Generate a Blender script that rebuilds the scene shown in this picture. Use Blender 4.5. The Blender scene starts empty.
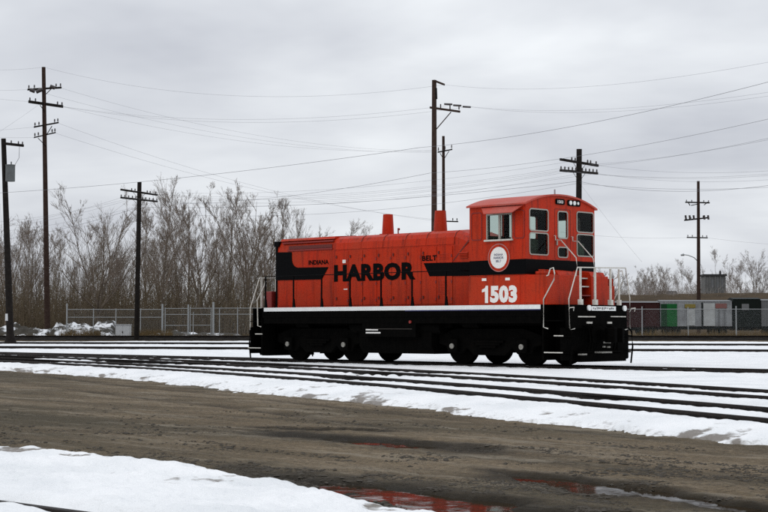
import bpy, math, random
import numpy as np
from mathutils import Vector, Matrix
PI = math.pi
SC = bpy.context.scene
COL = SC.collection

# ------------------------------------------------------------------ camera, sky, sun, exposure
CAM = np.array([30.213, -32.70, 1.071]); FPX = 1536.33; YAW = -0.773; PITCH = 0.045
FW = np.array([math.sin(YAW)*math.cos(PITCH), math.cos(YAW)*math.cos(PITCH), math.sin(PITCH)])
RT = np.array([math.cos(YAW), -math.sin(YAW), 0.0]); UP = np.cross(RT, FW)
FWH = np.array([math.sin(YAW), math.cos(YAW), 0.0])
cd = bpy.data.cameras.new('camera'); cam = bpy.data.objects.new('camera', cd); COL.objects.link(cam)
cd.sensor_width = 36.0; cd.lens = 36.0*FPX/768.0; cd.clip_start = 0.3; cd.clip_end = 9000
cam.location = CAM
cam.rotation_euler = Matrix((tuple(RT), tuple(UP), tuple(-FW))).transposed().to_euler()
SC.camera = cam

SUN_EL, SUN_AZ = math.radians(48), math.radians(205)      # direction the light comes from, clockwise from +Y
world = bpy.data.worlds.new('World'); SC.world = world; world.use_nodes = True
SKY_OFF = (4.3, 1.7, 0.0)
def build_world():
    nt = world.node_tree; N = nt.nodes; L = nt.links
    N.clear()
    out = N.new('ShaderNodeOutputWorld'); bg = N.new('ShaderNodeBackground'); bg.inputs['Strength'].default_value = 0.1
    sky = N.new('ShaderNodeTexSky'); sky.sky_type = 'NISHITA'; sky.sun_disc = False
    sky.sun_elevation = SUN_EL; sky.sun_rotation = SUN_AZ; sky.dust_density = 3.0
    tc = N.new('ShaderNodeTexCoord'); sep = N.new('ShaderNodeSeparateXYZ'); L.new(tc.outputs['Generated'], sep.inputs[0])
    zc = N.new('ShaderNodeMath'); zc.operation = 'MAXIMUM'; zc.inputs[1].default_value = 0.0; L.new(sep.outputs['Z'], zc.inputs[0])
    za = N.new('ShaderNodeMath'); za.operation = 'ADD'; za.inputs[1].default_value = 0.20; L.new(zc.outputs[0], za.inputs[0])
    dv = N.new('ShaderNodeVectorMath'); dv.operation = 'DIVIDE'; L.new(tc.outputs['Generated'], dv.inputs[0])
    cb = N.new('ShaderNodeCombineXYZ'); cb.inputs[2].default_value = 1.0
    L.new(za.outputs[0], cb.inputs[0]); L.new(za.outputs[0], cb.inputs[1]); L.new(cb.outputs[0], dv.inputs[1])
    n1 = N.new('ShaderNodeTexNoise'); n1.inputs['Scale'].default_value = 1.25; n1.inputs['Detail'].default_value = 5
    n1.inputs['Roughness'].default_value = 0.5; n1.inputs['Distortion'].default_value = 0.25
    of = N.new('ShaderNodeVectorMath'); of.operation = 'ADD'; of.inputs[1].default_value = SKY_OFF; L.new(dv.outputs[0], of.inputs[0]); L.new(of.outputs[0], n1.inputs['Vector'])
    rp = N.new('ShaderNodeValToRGB'); rp.color_ramp.elements[0].position = 0.34; rp.color_ramp.elements[1].position = 0.68
    rp.color_ramp.elements[0].color = (0.67, 0.70, 0.77, 1); rp.color_ramp.elements[1].color = (1.08, 1.12, 1.16, 1)
    L.new(n1.outputs['Fac'], rp.inputs[0])
    # overcast cloud deck: brighter overhead than at the horizon, L = Lh + dL sin(elevation)
    gm = N.new('ShaderNodeMath'); gm.operation = 'MULTIPLY_ADD'; gm.inputs[1].default_value = 3.5; gm.inputs[2].default_value = 7.35
    L.new(zc.outputs[0], gm.inputs[0])
    vm = N.new('ShaderNodeVectorMath'); vm.operation = 'SCALE'; L.new(rp.outputs[0], vm.inputs[0]); L.new(gm.outputs[0], vm.inputs['Scale'])
    mx = N.new('ShaderNodeMix'); mx.data_type = 'RGBA'; mx.inputs['Factor'].default_value = 0.97
    L.new(sky.outputs[0], mx.inputs['A']); L.new(vm.outputs[0], mx.inputs['B'])
    L.new(mx.outputs['Result'], bg.inputs['Color']); L.new(bg.outputs[0], out.inputs[0])
build_world()
sd = bpy.data.lights.new('sun', 'SUN'); sun = bpy.data.objects.new('sun', sd); COL.objects.link(sun)
sd.energy = 0.5; sd.angle = math.radians(25); sd.color = (1.0, 0.97, 0.92)
sv = Vector((math.sin(SUN_AZ)*math.cos(SUN_EL), math.cos(SUN_AZ)*math.cos(SUN_EL), math.sin(SUN_EL)))
sun.rotation_euler = sv.to_track_quat('Z', 'Y').to_euler(); sun.location = (0, 0, 60)
SC.view_settings.view_transform = 'Standard'; SC.view_settings.look = 'None'
SC.view_settings.exposure = 0.1; SC.view_settings.gamma = 1.0; SC.view_settings.use_curve_mapping = False
SC.render.engine = 'CYCLES'
SC.cycles.use_denoising = False; SC.cycles.denoiser = 'OPENIMAGEDENOISE'; SC.cycles.denoising_input_passes = 'RGB_ALBEDO_NORMAL'
SC.cycles.max_bounces = 5; SC.cycles.diffuse_bounces = 3; SC.cycles.glossy_bounces = 3; SC.cycles.transparent_max_bounces = 16
SC.cycles.caustics_reflective = False; SC.cycles.caustics_refractive = False

# ------------------------------------------------------------------ placing helpers
def ray(x, y): return FW + RT*(x-384)/FPX - UP*(y-256)/FPX
def atD(x, y, D): return CAM + D*ray(x, y)                       # point at depth D seen at picture point x, y
def onZ(x, y, z): d = ray(x, y); return CAM + (z-CAM[2])/d[2]*d  # point on the level z
def V(p): return (float(p[0]), float(p[1]), float(p[2]))
# ------------------------------------------------------------------ noise
def _h(ix, iy, s):
    n = (ix.astype(np.int64)*374761393 + iy.astype(np.int64)*668265263 + s*974711) & 0x7fffffff
    n = ((n ^ (n >> 13))*1274126177) & 0x7fffffff
    return ((n ^ (n >> 16)) & 0xffff)/65535.0
def vnoise(x, y, s=0):
    x = np.asarray(x, float); y = np.asarray(y, float)
    ix = np.floor(x); iy = np.floor(y); fx = x-ix; fy = y-iy
    u = fx*fx*fx*(fx*(fx*6-15)+10); v = fy*fy*fy*(fy*(fy*6-15)+10)
    a = _h(ix, iy, s); b = _h(ix+1, iy, s); c = _h(ix, iy+1, s); d = _h(ix+1, iy+1, s)
    return (a*(1-u)+b*u)*(1-v) + (c*(1-u)+d*u)*v
def fbm(x, y, s=0, o=4):
    t = 0; a = 0.5; f = 1.0
    for i in range(o): t = t + a*(vnoise(x*f, y*f, s+i*17)-0.5); a *= 0.5; f *= 2.03
    return t*1.06
def sstep(a, b, x): t = np.clip((x-a)/(b-a), 0, 1); return t*t*(3-2*t)

# ------------------------------------------------------------------ materials
MATS = {}
def mat(name, color, rough=0.6, metal=0.0, spec=0.5, noise=None, bump=None, coat=0.0):
    """noise = (scale, amount 0..1, second colour); bump = (scale, distance)"""
    m = bpy.data.materials.new(name); m.use_nodes = True; MATS[name] = m
    nt = m.node_tree; N = nt.nodes; L = nt.links; b = N['Principled BSDF']
    b.inputs['Base Color'].default_value = (*color, 1); b.inputs['Roughness'].default_value = rough
    b.inputs['Metallic'].default_value = metal; b.inputs['Specular IOR Level'].default_value = spec
    b.inputs['Coat Weight'].default_value = coat
    if noise or bump: tc = N.new('ShaderNodeTexCoord')
    if noise:
        n = N.new('ShaderNodeTexNoise'); n.inputs['Scale'].default_value = noise[0]; n.inputs['Detail'].default_value = 5
        n.inputs['Roughness'].default_value = 0.65; L.new(tc.outputs['Object'], n.inputs['Vector'])
        r = N.new('ShaderNodeMapRange'); r.inputs['From Min'].default_value = 0.40; r.inputs['From Max'].default_value = 0.68
        r.inputs['To Max'].default_value = noise[1]; L.new(n.outputs['Fac'], r.inputs['Value'])
        mx = N.new('ShaderNodeMix'); mx.data_type = 'RGBA'; mx.inputs['A'].default_value = (*color, 1); mx.inputs['B'].default_value = (*noise[2], 1)
        L.new(r.outputs[0], mx.inputs['Factor']); L.new(mx.outputs['Result'], b.inputs['Base Color'])
    if bump:
        n2 = N.new('ShaderNodeTexNoise'); n2.inputs['Scale'].default_value = bump[0]; n2.inputs['Detail'].default_value = 4
        L.new(tc.outputs['Object'], n2.inputs['Vector'])
        bp = N.new('ShaderNodeBump'); bp.inputs['Distance'].default_value = bump[1]; bp.inputs['Strength'].default_value = 0.6
        L.new(n2.outputs['Fac'], bp.inputs['Height']); L.new(bp.outputs[0], b.inputs['Normal'])
    return m
def weathered(name, fresh, faded, grime, rough, streak=1.0):
    """sun faded enamel: broad fading, rain streaks running down, thin road grime and shallow dents"""
    m = bpy.data.materials.new(name); m.use_nodes = True; MATS[name] = m
    nt = m.node_tree; N = nt.nodes; L = nt.links; b = N['Principled BSDF']; b.inputs['Roughness'].default_value = rough; b.inputs['Specular IOR Level'].default_value = 0.15
    tc = N.new('ShaderNodeTexCoord')
    def ns(scale, loc, det=5, rg=0.6):
        mp = N.new('ShaderNodeMapping'); mp.inputs['Scale'].default_value = scale; mp.inputs['Location'].default_value = loc; L.new(tc.outputs['Object'], mp.inputs[0])
        n = N.new('ShaderNodeTexNoise'); n.inputs['Scale'].default_value = 1.0; n.inputs['Detail'].default_value = det; n.inputs['Roughness'].default_value = rg; L.new(mp.outputs[0], n.inputs['Vector']); return n.outputs['Fac']
    def rng(x, a, c, t): r = N.new('ShaderNodeMapRange'); r.inputs['From Min'].default_value = a; r.inputs['From Max'].default_value = c; r.inputs['To Max'].default_value = t; L.new(x, r.inputs[0]); return r.outputs[0]
    def mix(f, A, B):
        x = N.new('ShaderNodeMix'); x.data_type = 'RGBA'; L.new(f, x.inputs['Factor'])
        if isinstance(A, tuple): x.inputs['A'].default_value = (*A, 1)
        else: L.new(A, x.inputs['A'])
        x.inputs['B'].default_value = (*B, 1); return x.outputs['Result']
    c = mix(rng(ns((0.9, 0.9, 0.7), (3, 1, 2)), 0.40, 0.62, 0.9), fresh, faded)
    c = mix(rng(ns((7, 7, 0.55), (0, 5, 0), 4, 0.7), 0.50, 0.72, 0.75*streak), c, grime)
    c = mix(rng(ns((16, 16, 16), (9, 2, 4), 6, 0.8), 0.52, 0.78, 0.65), c, grime)
    L.new(c, b.inputs['Base Color'])
    bp = N.new('ShaderNodeBump'); bp.inputs['Distance'].default_value = 0.012; bp.inputs['Strength'].default_value = 0.6; L.new(ns((1.8, 1.8, 1.8), (1, 1, 1), 3), bp.inputs['Height']); L.new(bp.outputs[0], b.inputs['Normal'])
weathered('red_paint', (0.49, 0.025, 0.004), (0.40, 0.034, 0.009), (0.12, 0.011, 0.006), 0.45)
weathered('red_panel', (0.51, 0.027, 0.004), (0.42, 0.034, 0.009), (0.12, 0.011, 0.006), 0.48)
weathered('red_sky_sheen', (0.50, 0.075, 0.050), (0.46, 0.11, 0.085), (0.26, 0.045, 0.035), 0.5, 0.4)  # pinker red for cab roof and awning: sky reflection put into the colour
mat('dark_red', (0.22, 0.012, 0.008), 0.5)
mat('seam_red', (0.12, 0.010, 0.006), 0.6)
mat('black_paint', (0.0025, 0.0025, 0.003), 0.5, spec=0.04)
mat('black_grime', (0.0014, 0.0013, 0.0012), 0.75, spec=0.025, noise=(6, 0.6, (0.004, 0.0034, 0.0028)))
mat('white_paint', (0.80, 0.81, 0.80), 0.5, noise=(5, 0.35, (0.62, 0.60, 0.56)))
mat('letter_white', (0.82, 0.80, 0.76), 0.5)
mat('navy_paint', (0.012, 0.014, 0.09), 0.5)
mat('rail_white', (0.62, 0.60, 0.54), 0.5, noise=(9, 0.6, (0.34, 0.30, 0.25)))
mat('silver', (0.36, 0.33, 0.29), 0.45, metal=0.3)
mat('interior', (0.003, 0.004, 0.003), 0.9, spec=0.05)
mat('seat_green', (0.03, 0.045, 0.025), 0.8)
mat('journal_grey', (0.30, 0.29, 0.26), 0.7, noise=(20, 0.7, (0.10, 0.09, 0.07)))
mat('lens', (0.85, 0.86, 0.84), 0.1, spec=0.8)
mat('steel', (0.04, 0.033, 0.028), 0.5, metal=0.5)
mat('rail_steel', (0.010, 0.008, 0.007), 0.6, spec=0.12, noise=(9, 0.6, (0.03, 0.019, 0.014)))
mat('wood_pole', (0.040, 0.024, 0.019), 0.9, spec=0.1, noise=(5, 0.6, (0.075, 0.050, 0.040)))
mat('wood_dark', (0.012, 0.010, 0.009), 0.9, spec=0.1, noise=(5, 0.5, (0.03, 0.024, 0.02)))
mat('wood_grey', (0.10, 0.085, 0.075), 0.9, spec=0.1, noise=(6, 0.6, (0.06, 0.045, 0.04)))
mat('insulator', (0.05, 0.04, 0.04), 0.3)
mat('wire', (0.10, 0.10, 0.11), 0.6)
mat('wire_pale', (0.22, 0.22, 0.24), 0.6)
mat('transformer', (0.10, 0.11, 0.11), 0.5, noise=(4, 0.5, (0.05, 0.05, 0.05)))
mat('bark', (0.16, 0.13, 0.105), 0.95, spec=0.05, noise=(3, 0.6, (0.10, 0.078, 0.06)))
mat('bark_dark', (0.055, 0.043, 0.034), 0.95, spec=0.05, noise=(3, 0.6, (0.03, 0.024, 0.02)))
mat('twig', (0.245, 0.20, 0.165), 0.95, spec=0.05)
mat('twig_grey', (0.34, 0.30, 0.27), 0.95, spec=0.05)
mat('brush', (0.17, 0.132, 0.088), 0.95, spec=0.05, noise=(0.5, 0.7, (0.10, 0.082, 0.055)))
mat('galvanised', (0.36, 0.38, 0.39), 0.5, metal=0.2)
mat('cabinet', (0.52, 0.53, 0.54), 0.6, noise=(3, 0.4, (0.40, 0.40, 0.40)))
mat('dry_grass', (0.15, 0.105, 0.050), 0.95, spec=0.05, noise=(0.4, 0.8, (0.08, 0.06, 0.035)))
mat('bank_grass', (0.082, 0.060, 0.038), 0.95, spec=0.05, noise=(0.35, 0.8, (0.045, 0.036, 0.026)), bump=(2.5, 0.3))
mat('ballast', (0.009, 0.008, 0.007), 0.95, spec=0.05, noise=(2.5, 0.7, (0.03, 0.025, 0.02)), bump=(7, 0.05))
mat('maroon', (0.035, 0.005, 0.005), 0.6, spec=0.2, noise=(0.8, 0.6, (0.035, 0.010, 0.009)))
mat('green_paint', (0.004, 0.12, 0.024), 0.5, spec=0.2, noise=(0.8, 0.6, (0.004, 0.06, 0.015)))
mat('green_dark', (0.003, 0.04, 0.012), 0.5, spec=0.2)
mat('car_silver', (0.34, 0.355, 0.365), 0.5, spec=0.2, noise=(0.7, 0.8, (0.17, 0.17, 0.175)))
mat('car_white', (0.46, 0.48, 0.48), 0.5, spec=0.2, noise=(0.9, 0.6, (0.28, 0.28, 0.27)))
mat('car_grey', (0.15, 0.155, 0.16), 0.6, noise=(0.8, 0.5, (0.09, 0.09, 0.09)))
mat('car_black', (0.004, 0.008, 0.006), 0.6, spec=0.15)
mat('yellow', (0.22, 0.17, 0.03), 0.6)
mat('pink_letter', (0.42, 0.17, 0.16), 0.6)
mat('rust_letter', (0.24, 0.085, 0.075), 0.7, noise=(1.5, 0.7, (0.15, 0.12, 0.11)))
mat('concrete', (0.17, 0.17, 0.165), 0.9, noise=(1.2, 0.7, (0.09, 0.09, 0.085)))
mat('roof_dark', (0.03, 0.03, 0.03), 0.8)
mat('stone', (0.06, 0.052, 0.042), 0.9, spec=0.15, noise=(8, 0.6, (0.10, 0.09, 0.075)))

def glass_mat():
    m = bpy.data.materials.new('window_glass'); m.use_nodes = True; MATS['window_glass'] = m
    nt = m.node_tree; N = nt.nodes; L = nt.links; N.clear()
    o = N.new('ShaderNodeOutputMaterial'); t = N.new('ShaderNodeBsdfTransparent'); t.inputs[0].default_value = (0.84, 0.88, 0.86, 1)
    g = N.new('ShaderNodeBsdfGlossy'); g.inputs['Roughness'].default_value = 0.03
    f = N.new('ShaderNodeLayerWeight'); f.inputs['Blend'].default_value = 0.5
    pw = N.new('ShaderNodeMath'); pw.operation = 'POWER'; pw.inputs[1].default_value = 5.0; L.new(f.outputs['Facing'], pw.inputs[0])
    s = N.new('ShaderNodeMath'); s.operation = 'MULTIPLY_ADD'; s.inputs[1].default_value = 0.9; s.inputs[2].default_value = 0.005; L.new(pw.outputs[0], s.inputs[0])
    mx = N.new('ShaderNodeMixShader'); L.new(s.outputs[0], mx.inputs[0]); L.new(t.outputs[0], mx.inputs[1]); L.new(g.outputs[0], mx.inputs[2])
    L.new(mx.outputs[0], o.inputs[0])
glass_mat()
def mesh_fence_mat():
    # chain link wires thinner than a pixel: woven diamonds cut out of the sheet
    m = bpy.data.materials.new('chain_link'); m.use_nodes = True; MATS['chain_link'] = m
    nt = m.node_tree; N = nt.nodes; L = nt.links; b = N['Principled BSDF']
    b.inputs['Base Color'].default_value = (0.30, 0.32, 0.33, 1); b.inputs['Roughness'].default_value = 0.5
    tc = N.new('ShaderNodeTexCoord'); rot = N.new('ShaderNodeMapping'); rot.inputs['Rotation'].default_value = (0, 0, PI/4)
    rot.inputs['Scale'].default_value = (18, 18, 18); L.new(tc.outputs['UV'], rot.inputs[0])
    fr = N.new('ShaderNodeVectorMath'); fr.operation = 'FRACTION'; L.new(rot.outputs[0], fr.inputs[0])
    sp = N.new('ShaderNodeSeparateXYZ'); L.new(fr.outputs[0], sp.inputs[0])
    a = N.new('ShaderNodeMath'); a.operation = 'LESS_THAN'; a.inputs[1].default_value = 0.04; L.new(sp.outputs[0], a.inputs[0])
    c = N.new('ShaderNodeMath'); c.operation = 'LESS_THAN'; c.inputs[1].default_value = 0.04; L.new(sp.outputs[1], c.inputs[0])
    x = N.new('ShaderNodeMath'); x.operation = 'MAXIMUM'; L.new(a.outputs[0], x.inputs[0]); L.new(c.outputs[0], x.inputs[1])
    L.new(x.outputs[0], b.inputs['Alpha'])
mesh_fence_mat()
def water_mat():
    # shallow muddy water: mirror film broken by silt and wind ripple
    m = bpy.data.materials.new('puddle_water'); m.use_nodes = True; MATS['puddle_water'] = m
    nt = m.node_tree; N = nt.nodes; L = nt.links; b = N['Principled BSDF']; o = N['Material Output']
    b.inputs['Base Color'].default_value = (0.022, 0.018, 0.013, 1); b.inputs['Roughness'].default_value = 0.045; b.inputs['IOR'].default_value = 1.333
    tc = N.new('ShaderNodeTexCoord'); n = N.new('ShaderNodeTexNoise'); n.inputs['Scale'].default_value = 4.0; n.inputs['Detail'].default_value = 4; L.new(tc.outputs['Object'], n.inputs['Vector'])
    bp = N.new('ShaderNodeBump'); bp.inputs['Distance'].default_value = 0.0022; L.new(n.outputs['Fac'], bp.inputs['Height']); L.new(bp.outputs[0], b.inputs['Normal'])
    d = N.new('ShaderNodeBsdfDiffuse'); d.inputs[0].default_value = (0.030, 0.022, 0.014, 1)
    n2 = N.new('ShaderNodeTexNoise'); n2.inputs['Scale'].default_value = 3.2; n2.inputs['Detail'].default_value = 7; n2.inputs['Roughness'].default_value = 0.7; L.new(tc.outputs['Object'], n2.inputs['Vector'])
    r = N.new('ShaderNodeMapRange'); r.inputs['From Min'].default_value = 0.42; r.inputs['From Max'].default_value = 0.62; r.inputs['To Min'].default_value = 0.22; r.inputs['To Max'].default_value = 0.85; L.new(n2.outputs['Fac'], r.inputs[0])
    mx = N.new('ShaderNodeMixShader'); L.new(r.outputs[0], mx.inputs[0]); L.new(b.outputs[0], mx.inputs[1]); L.new(d.outputs[0], mx.inputs[2]); L.new(mx.outputs[0], o.inputs[0])
water_mat()
def ground_mat():
    # wet brown gravel of the yard: dark damp streaks along the wheel ruts, grit, pale streaks; far ground turns to dead grass
    m = bpy.data.materials.new('yard_gravel'); m.use_nodes = True; MATS['yard_gravel'] = m
    nt = m.node_tree; N = nt.nodes; L = nt.links; b = N['Principled BSDF']
    tc = N.new('ShaderNodeTexCoord')
    mp = N.new('ShaderNodeMapping'); mp.inputs['Rotation'].default_value = (0, 0, math.radians(17)); mp.inputs['Scale'].default_value = (0.22, 1.5, 1)
    L.new(tc.outputs['Object'], mp.inputs[0])
    n1 = N.new('ShaderNodeTexNoise'); n1.inputs['Scale'].default_value = 1.0; n1.inputs['Detail'].default_value = 6; n1.inputs['Roughness'].default_value = 0.6
    L.new(mp.outputs[0], n1.inputs['Vector'])
    r1 = N.new('ShaderNodeValToRGB'); e = r1.color_ramp.elements
    e[0].position = 0.32; e[0].color = (0.070, 0.054, 0.032, 1); e[1].position = 0.72; e[1].color = (0.225, 0.180, 0.124, 1)
    x = r1.color_ramp.elements.new(0.52); x.color = (0.145, 0.108, 0.065, 1)
    L.new(n1.outputs['Fac'], r1.inputs[0])
    n2 = N.new('ShaderNodeTexNoise'); n2.inputs['Scale'].default_value = 16; n2.inputs['Detail'].default_value = 6; n2.inputs['Roughness'].default_value = 0.75
    L.new(tc.outputs['Object'], n2.inputs['Vector'])
    r2 = N.new('ShaderNodeMapRange'); r2.inputs['From Min'].default_value = 0.3; r2.inputs['From Max'].default_value = 0.7
    r2.inputs['To Min'].default_value = 0.40; r2.inputs['To Max'].default_value = 1.6; L.new(n2.outputs['Fac'], r2.inputs[0])
    mu = N.new('ShaderNodeVectorMath'); mu.operation = 'SCALE'; L.new(r1.outputs[0], mu.inputs[0]); L.new(r2.outputs[0], mu.inputs['Scale'])
    def nz(scale, rot, det, rg, a, c, t):
        mm = N.new('ShaderNodeMapping'); mm.inputs['Scale'].default_value = scale; mm.inputs['Rotation'].default_value = (0, 0, math.radians(rot)); L.new(tc.outputs['Object'], mm.inputs[0])
        n = N.new('ShaderNodeTexNoise'); n.inputs['Scale'].default_value = 1.0; n.inputs['Detail'].default_value = det; n.inputs['Roughness'].default_value = rg; L.new(mm.outputs[0], n.inputs['Vector'])
        r = N.new('ShaderNodeMapRange'); r.inputs['From Min'].default_value = a; r.inputs['From Max'].default_value = c; r.inputs['To Max'].default_value = t; L.new(n.outputs['Fac'], r.inputs[0]); return r.outputs[0]
    def mixc(f, A, B):
        x = N.new('ShaderNodeMix'); x.data_type = 'RGBA'; L.new(f, x.inputs['Factor']); L.new(A, x.inputs['A']); x.inputs['B'].default_value = (*B, 1); return x.outputs['Result']
    def mulf(a, c): x = N.new('ShaderNodeMath'); x.operation = 'MULTIPLY'; L.new(a, x.inputs[0]); L.new(c, x.inputs[1]); return x.outputs[0]
    cc = mixc(nz((0.12, 0.34, 1), 17, 5, 0.55, 0.42, 0.60, 0.85), mu.outputs[0], (0.055, 0.044, 0.024))
    cc = mixc(nz((0.45, 2.6, 1), 15, 6, 0.7, 0.53, 0.70, 0.75), cc, (0.29, 0.25, 0.19))
    cc = mixc(mulf(nz((15, 26, 1), 17, 5, 0.75, 0.53, 0.60, 1.0), nz((0.5, 1.1, 1), 17, 4, 0.6, 0.42, 0.60, 0.9)), cc, (0.016, 0.013, 0.009))
    at = N.new('ShaderNodeAttribute'); at.attribute_name = 'wet'
    wm = N.new('ShaderNodeMix'); wm.data_type = 'RGBA'; wm.inputs['B'].default_value = (0.017, 0.014, 0.010, 1)
    wf = N.new('ShaderNodeMath'); wf.operation = 'MULTIPLY'; wf.inputs[1].default_value = 0.9; L.new(at.outputs['Fac'], wf.inputs[0])
    L.new(wf.outputs[0], wm.inputs['Factor']); L.new(cc, wm.inputs['A'])
    ag = N.new('ShaderNodeAttribute'); ag.attribute_name = 'grassy'
    n3 = N.new('ShaderNodeTexNoise'); n3.inputs['Scale'].default_value = 0.5; n3.inputs['Detail'].default_value = 5; L.new(tc.outputs['Object'], n3.inputs['Vector'])
    r3 = N.new('ShaderNodeValToRGB'); r3.color_ramp.elements[0].position = 0.4; r3.color_ramp.elements[0].color = (0.055, 0.042, 0.026, 1)
    r3.color_ramp.elements[1].position = 0.65; r3.color_ramp.elements[1].color = (0.16, 0.115, 0.06, 1); L.new(n3.outputs['Fac'], r3.inputs[0])
    gm = N.new('ShaderNodeMix'); gm.data_type = 'RGBA'; L.new(ag.outputs['Fac'], gm.inputs['Factor']); L.new(wm.outputs['Result'], gm.inputs['A']); L.new(r3.outputs[0], gm.inputs['B'])
    L.new(gm.outputs['Result'], b.inputs['Base Color'])
    rr = N.new('ShaderNodeMapRange'); rr.inputs['To Min'].default_value = 0.8; rr.inputs['To Max'].default_value = 0.9; L.new(at.outputs['Fac'], rr.inputs[0]); L.new(rr.outputs[0], b.inputs['Roughness'])
    b.inputs['Specular IOR Level'].default_value = 0.16
    bp = N.new('ShaderNodeBump'); bp.inputs['Distance'].default_value = 0.035; bp.inputs['Strength'].default_value = 0.8
    n4 = N.new('ShaderNodeTexNoise'); n4.inputs['Scale'].default_value = 22; n4.inputs['Detail'].default_value = 5; n4.inputs['Roughness'].default_value = 0.7; L.new(tc.outputs['Object'], n4.inputs['Vector'])
    L.new(n4.outputs['Fac'], bp.inputs['Height']); L.new(bp.outputs[0], b.inputs['Normal'])
ground_mat()
def snow_mat():
    m = bpy.data.materials.new('old_snow'); m.use_nodes = True; MATS['old_snow'] = m
    nt = m.node_tree; N = nt.nodes; L = nt.links; b = N['Principled BSDF']
    tc = N.new('ShaderNodeTexCoord')
    n1 = N.new('ShaderNodeTexNoise'); n1.inputs['Scale'].default_value = 0.9; n1.inputs['Detail'].default_value = 5; L.new(tc.outputs['Object'], n1.inputs['Vector'])
    r1 = N.new('ShaderNodeValToRGB'); r1.color_ramp.elements[0].position = 0.35; r1.color_ramp.elements[0].color = (0.80, 0.82, 0.83, 1)
    r1.color_ramp.elements[1].position = 0.6; r1.color_ramp.elements[1].color = (0.92, 0.93, 0.935, 1); L.new(n1.outputs['Fac'], r1.inputs[0])
    at = N.new('ShaderNodeAttribute'); at.attribute_name = 'dirt_shade'
    n2 = N.new('ShaderNodeTexNoise'); n2.inputs['Scale'].default_value = 7; n2.inputs['Detail'].default_value = 6; n2.inputs['Roughness'].default_value = 0.7; L.new(tc.outputs['Object'], n2.inputs['Vector'])
    ad = N.new('ShaderNodeMath'); ad.operation = 'ADD'; L.new(at.outputs['Fac'], ad.inputs[0]); L.new(n2.outputs['Fac'], ad.inputs[1])
    r2 = N.new('ShaderNodeMapRange'); r2.inputs['From Min'].default_value = 0.74; r2.inputs['From Max'].default_value = 1.02; r2.inputs['To Max'].default_value = 0.9; L.new(ad.outputs[0], r2.inputs[0])
    mx = N.new('ShaderNodeMix'); mx.data_type = 'RGBA'; mx.inputs['B'].default_value = (0.17, 0.145, 0.12, 1)
    L.new(r2.outputs[0], mx.inputs['Factor']); L.new(r1.outputs[0], mx.inputs['A']); L.new(mx.outputs['Result'], b.inputs['Base Color'])
    b.inputs['Roughness'].default_value = 0.75; b.inputs['Specular IOR Level'].default_value = 0.2
    bp = N.new('ShaderNodeBump'); bp.inputs['Distance'].default_value = 0.07; bp.inputs['Strength'].default_value = 0.8
    n3 = N.new('ShaderNodeTexNoise'); n3.inputs['Scale'].default_value = 5; n3.inputs['Detail'].default_value = 6; n3.inputs['Roughness'].default_value = 0.6; L.new(tc.outputs['Object'], n3.inputs['Vector'])
    L.new(n3.outputs['Fac'], bp.inputs['Height']); L.new(bp.outputs[0], b.inputs['Normal'])
snow_mat()
def rubble_mat():
    m = bpy.data.materials.new('rubble_snow'); m.use_nodes = True; MATS['rubble_snow'] = m
    nt = m.node_tree; N = nt.nodes; L = nt.links; b = N['Principled BSDF']; b.inputs['Roughness'].default_value = 0.9
    tc = N.new('ShaderNodeTexCoord'); n1 = N.new('ShaderNodeTexNoise'); n1.inputs['Scale'].default_value = 0.55; n1.inputs['Detail'].default_value = 6; n1.inputs['Roughness'].default_value = 0.7
    L.new(tc.outputs['Object'], n1.inputs['Vector'])
    r = N.new('ShaderNodeValToRGB'); e = r.color_ramp.elements; e[0].position = 0.50; e[0].color = (0.030, 0.025, 0.016, 1); e[1].position = 0.57; e[1].color = (0.78, 0.80, 0.82, 1)
    L.new(n1.outputs['Fac'], r.inputs[0]); L.new(r.outputs[0], b.inputs['Base Color'])
rubble_mat()
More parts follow.
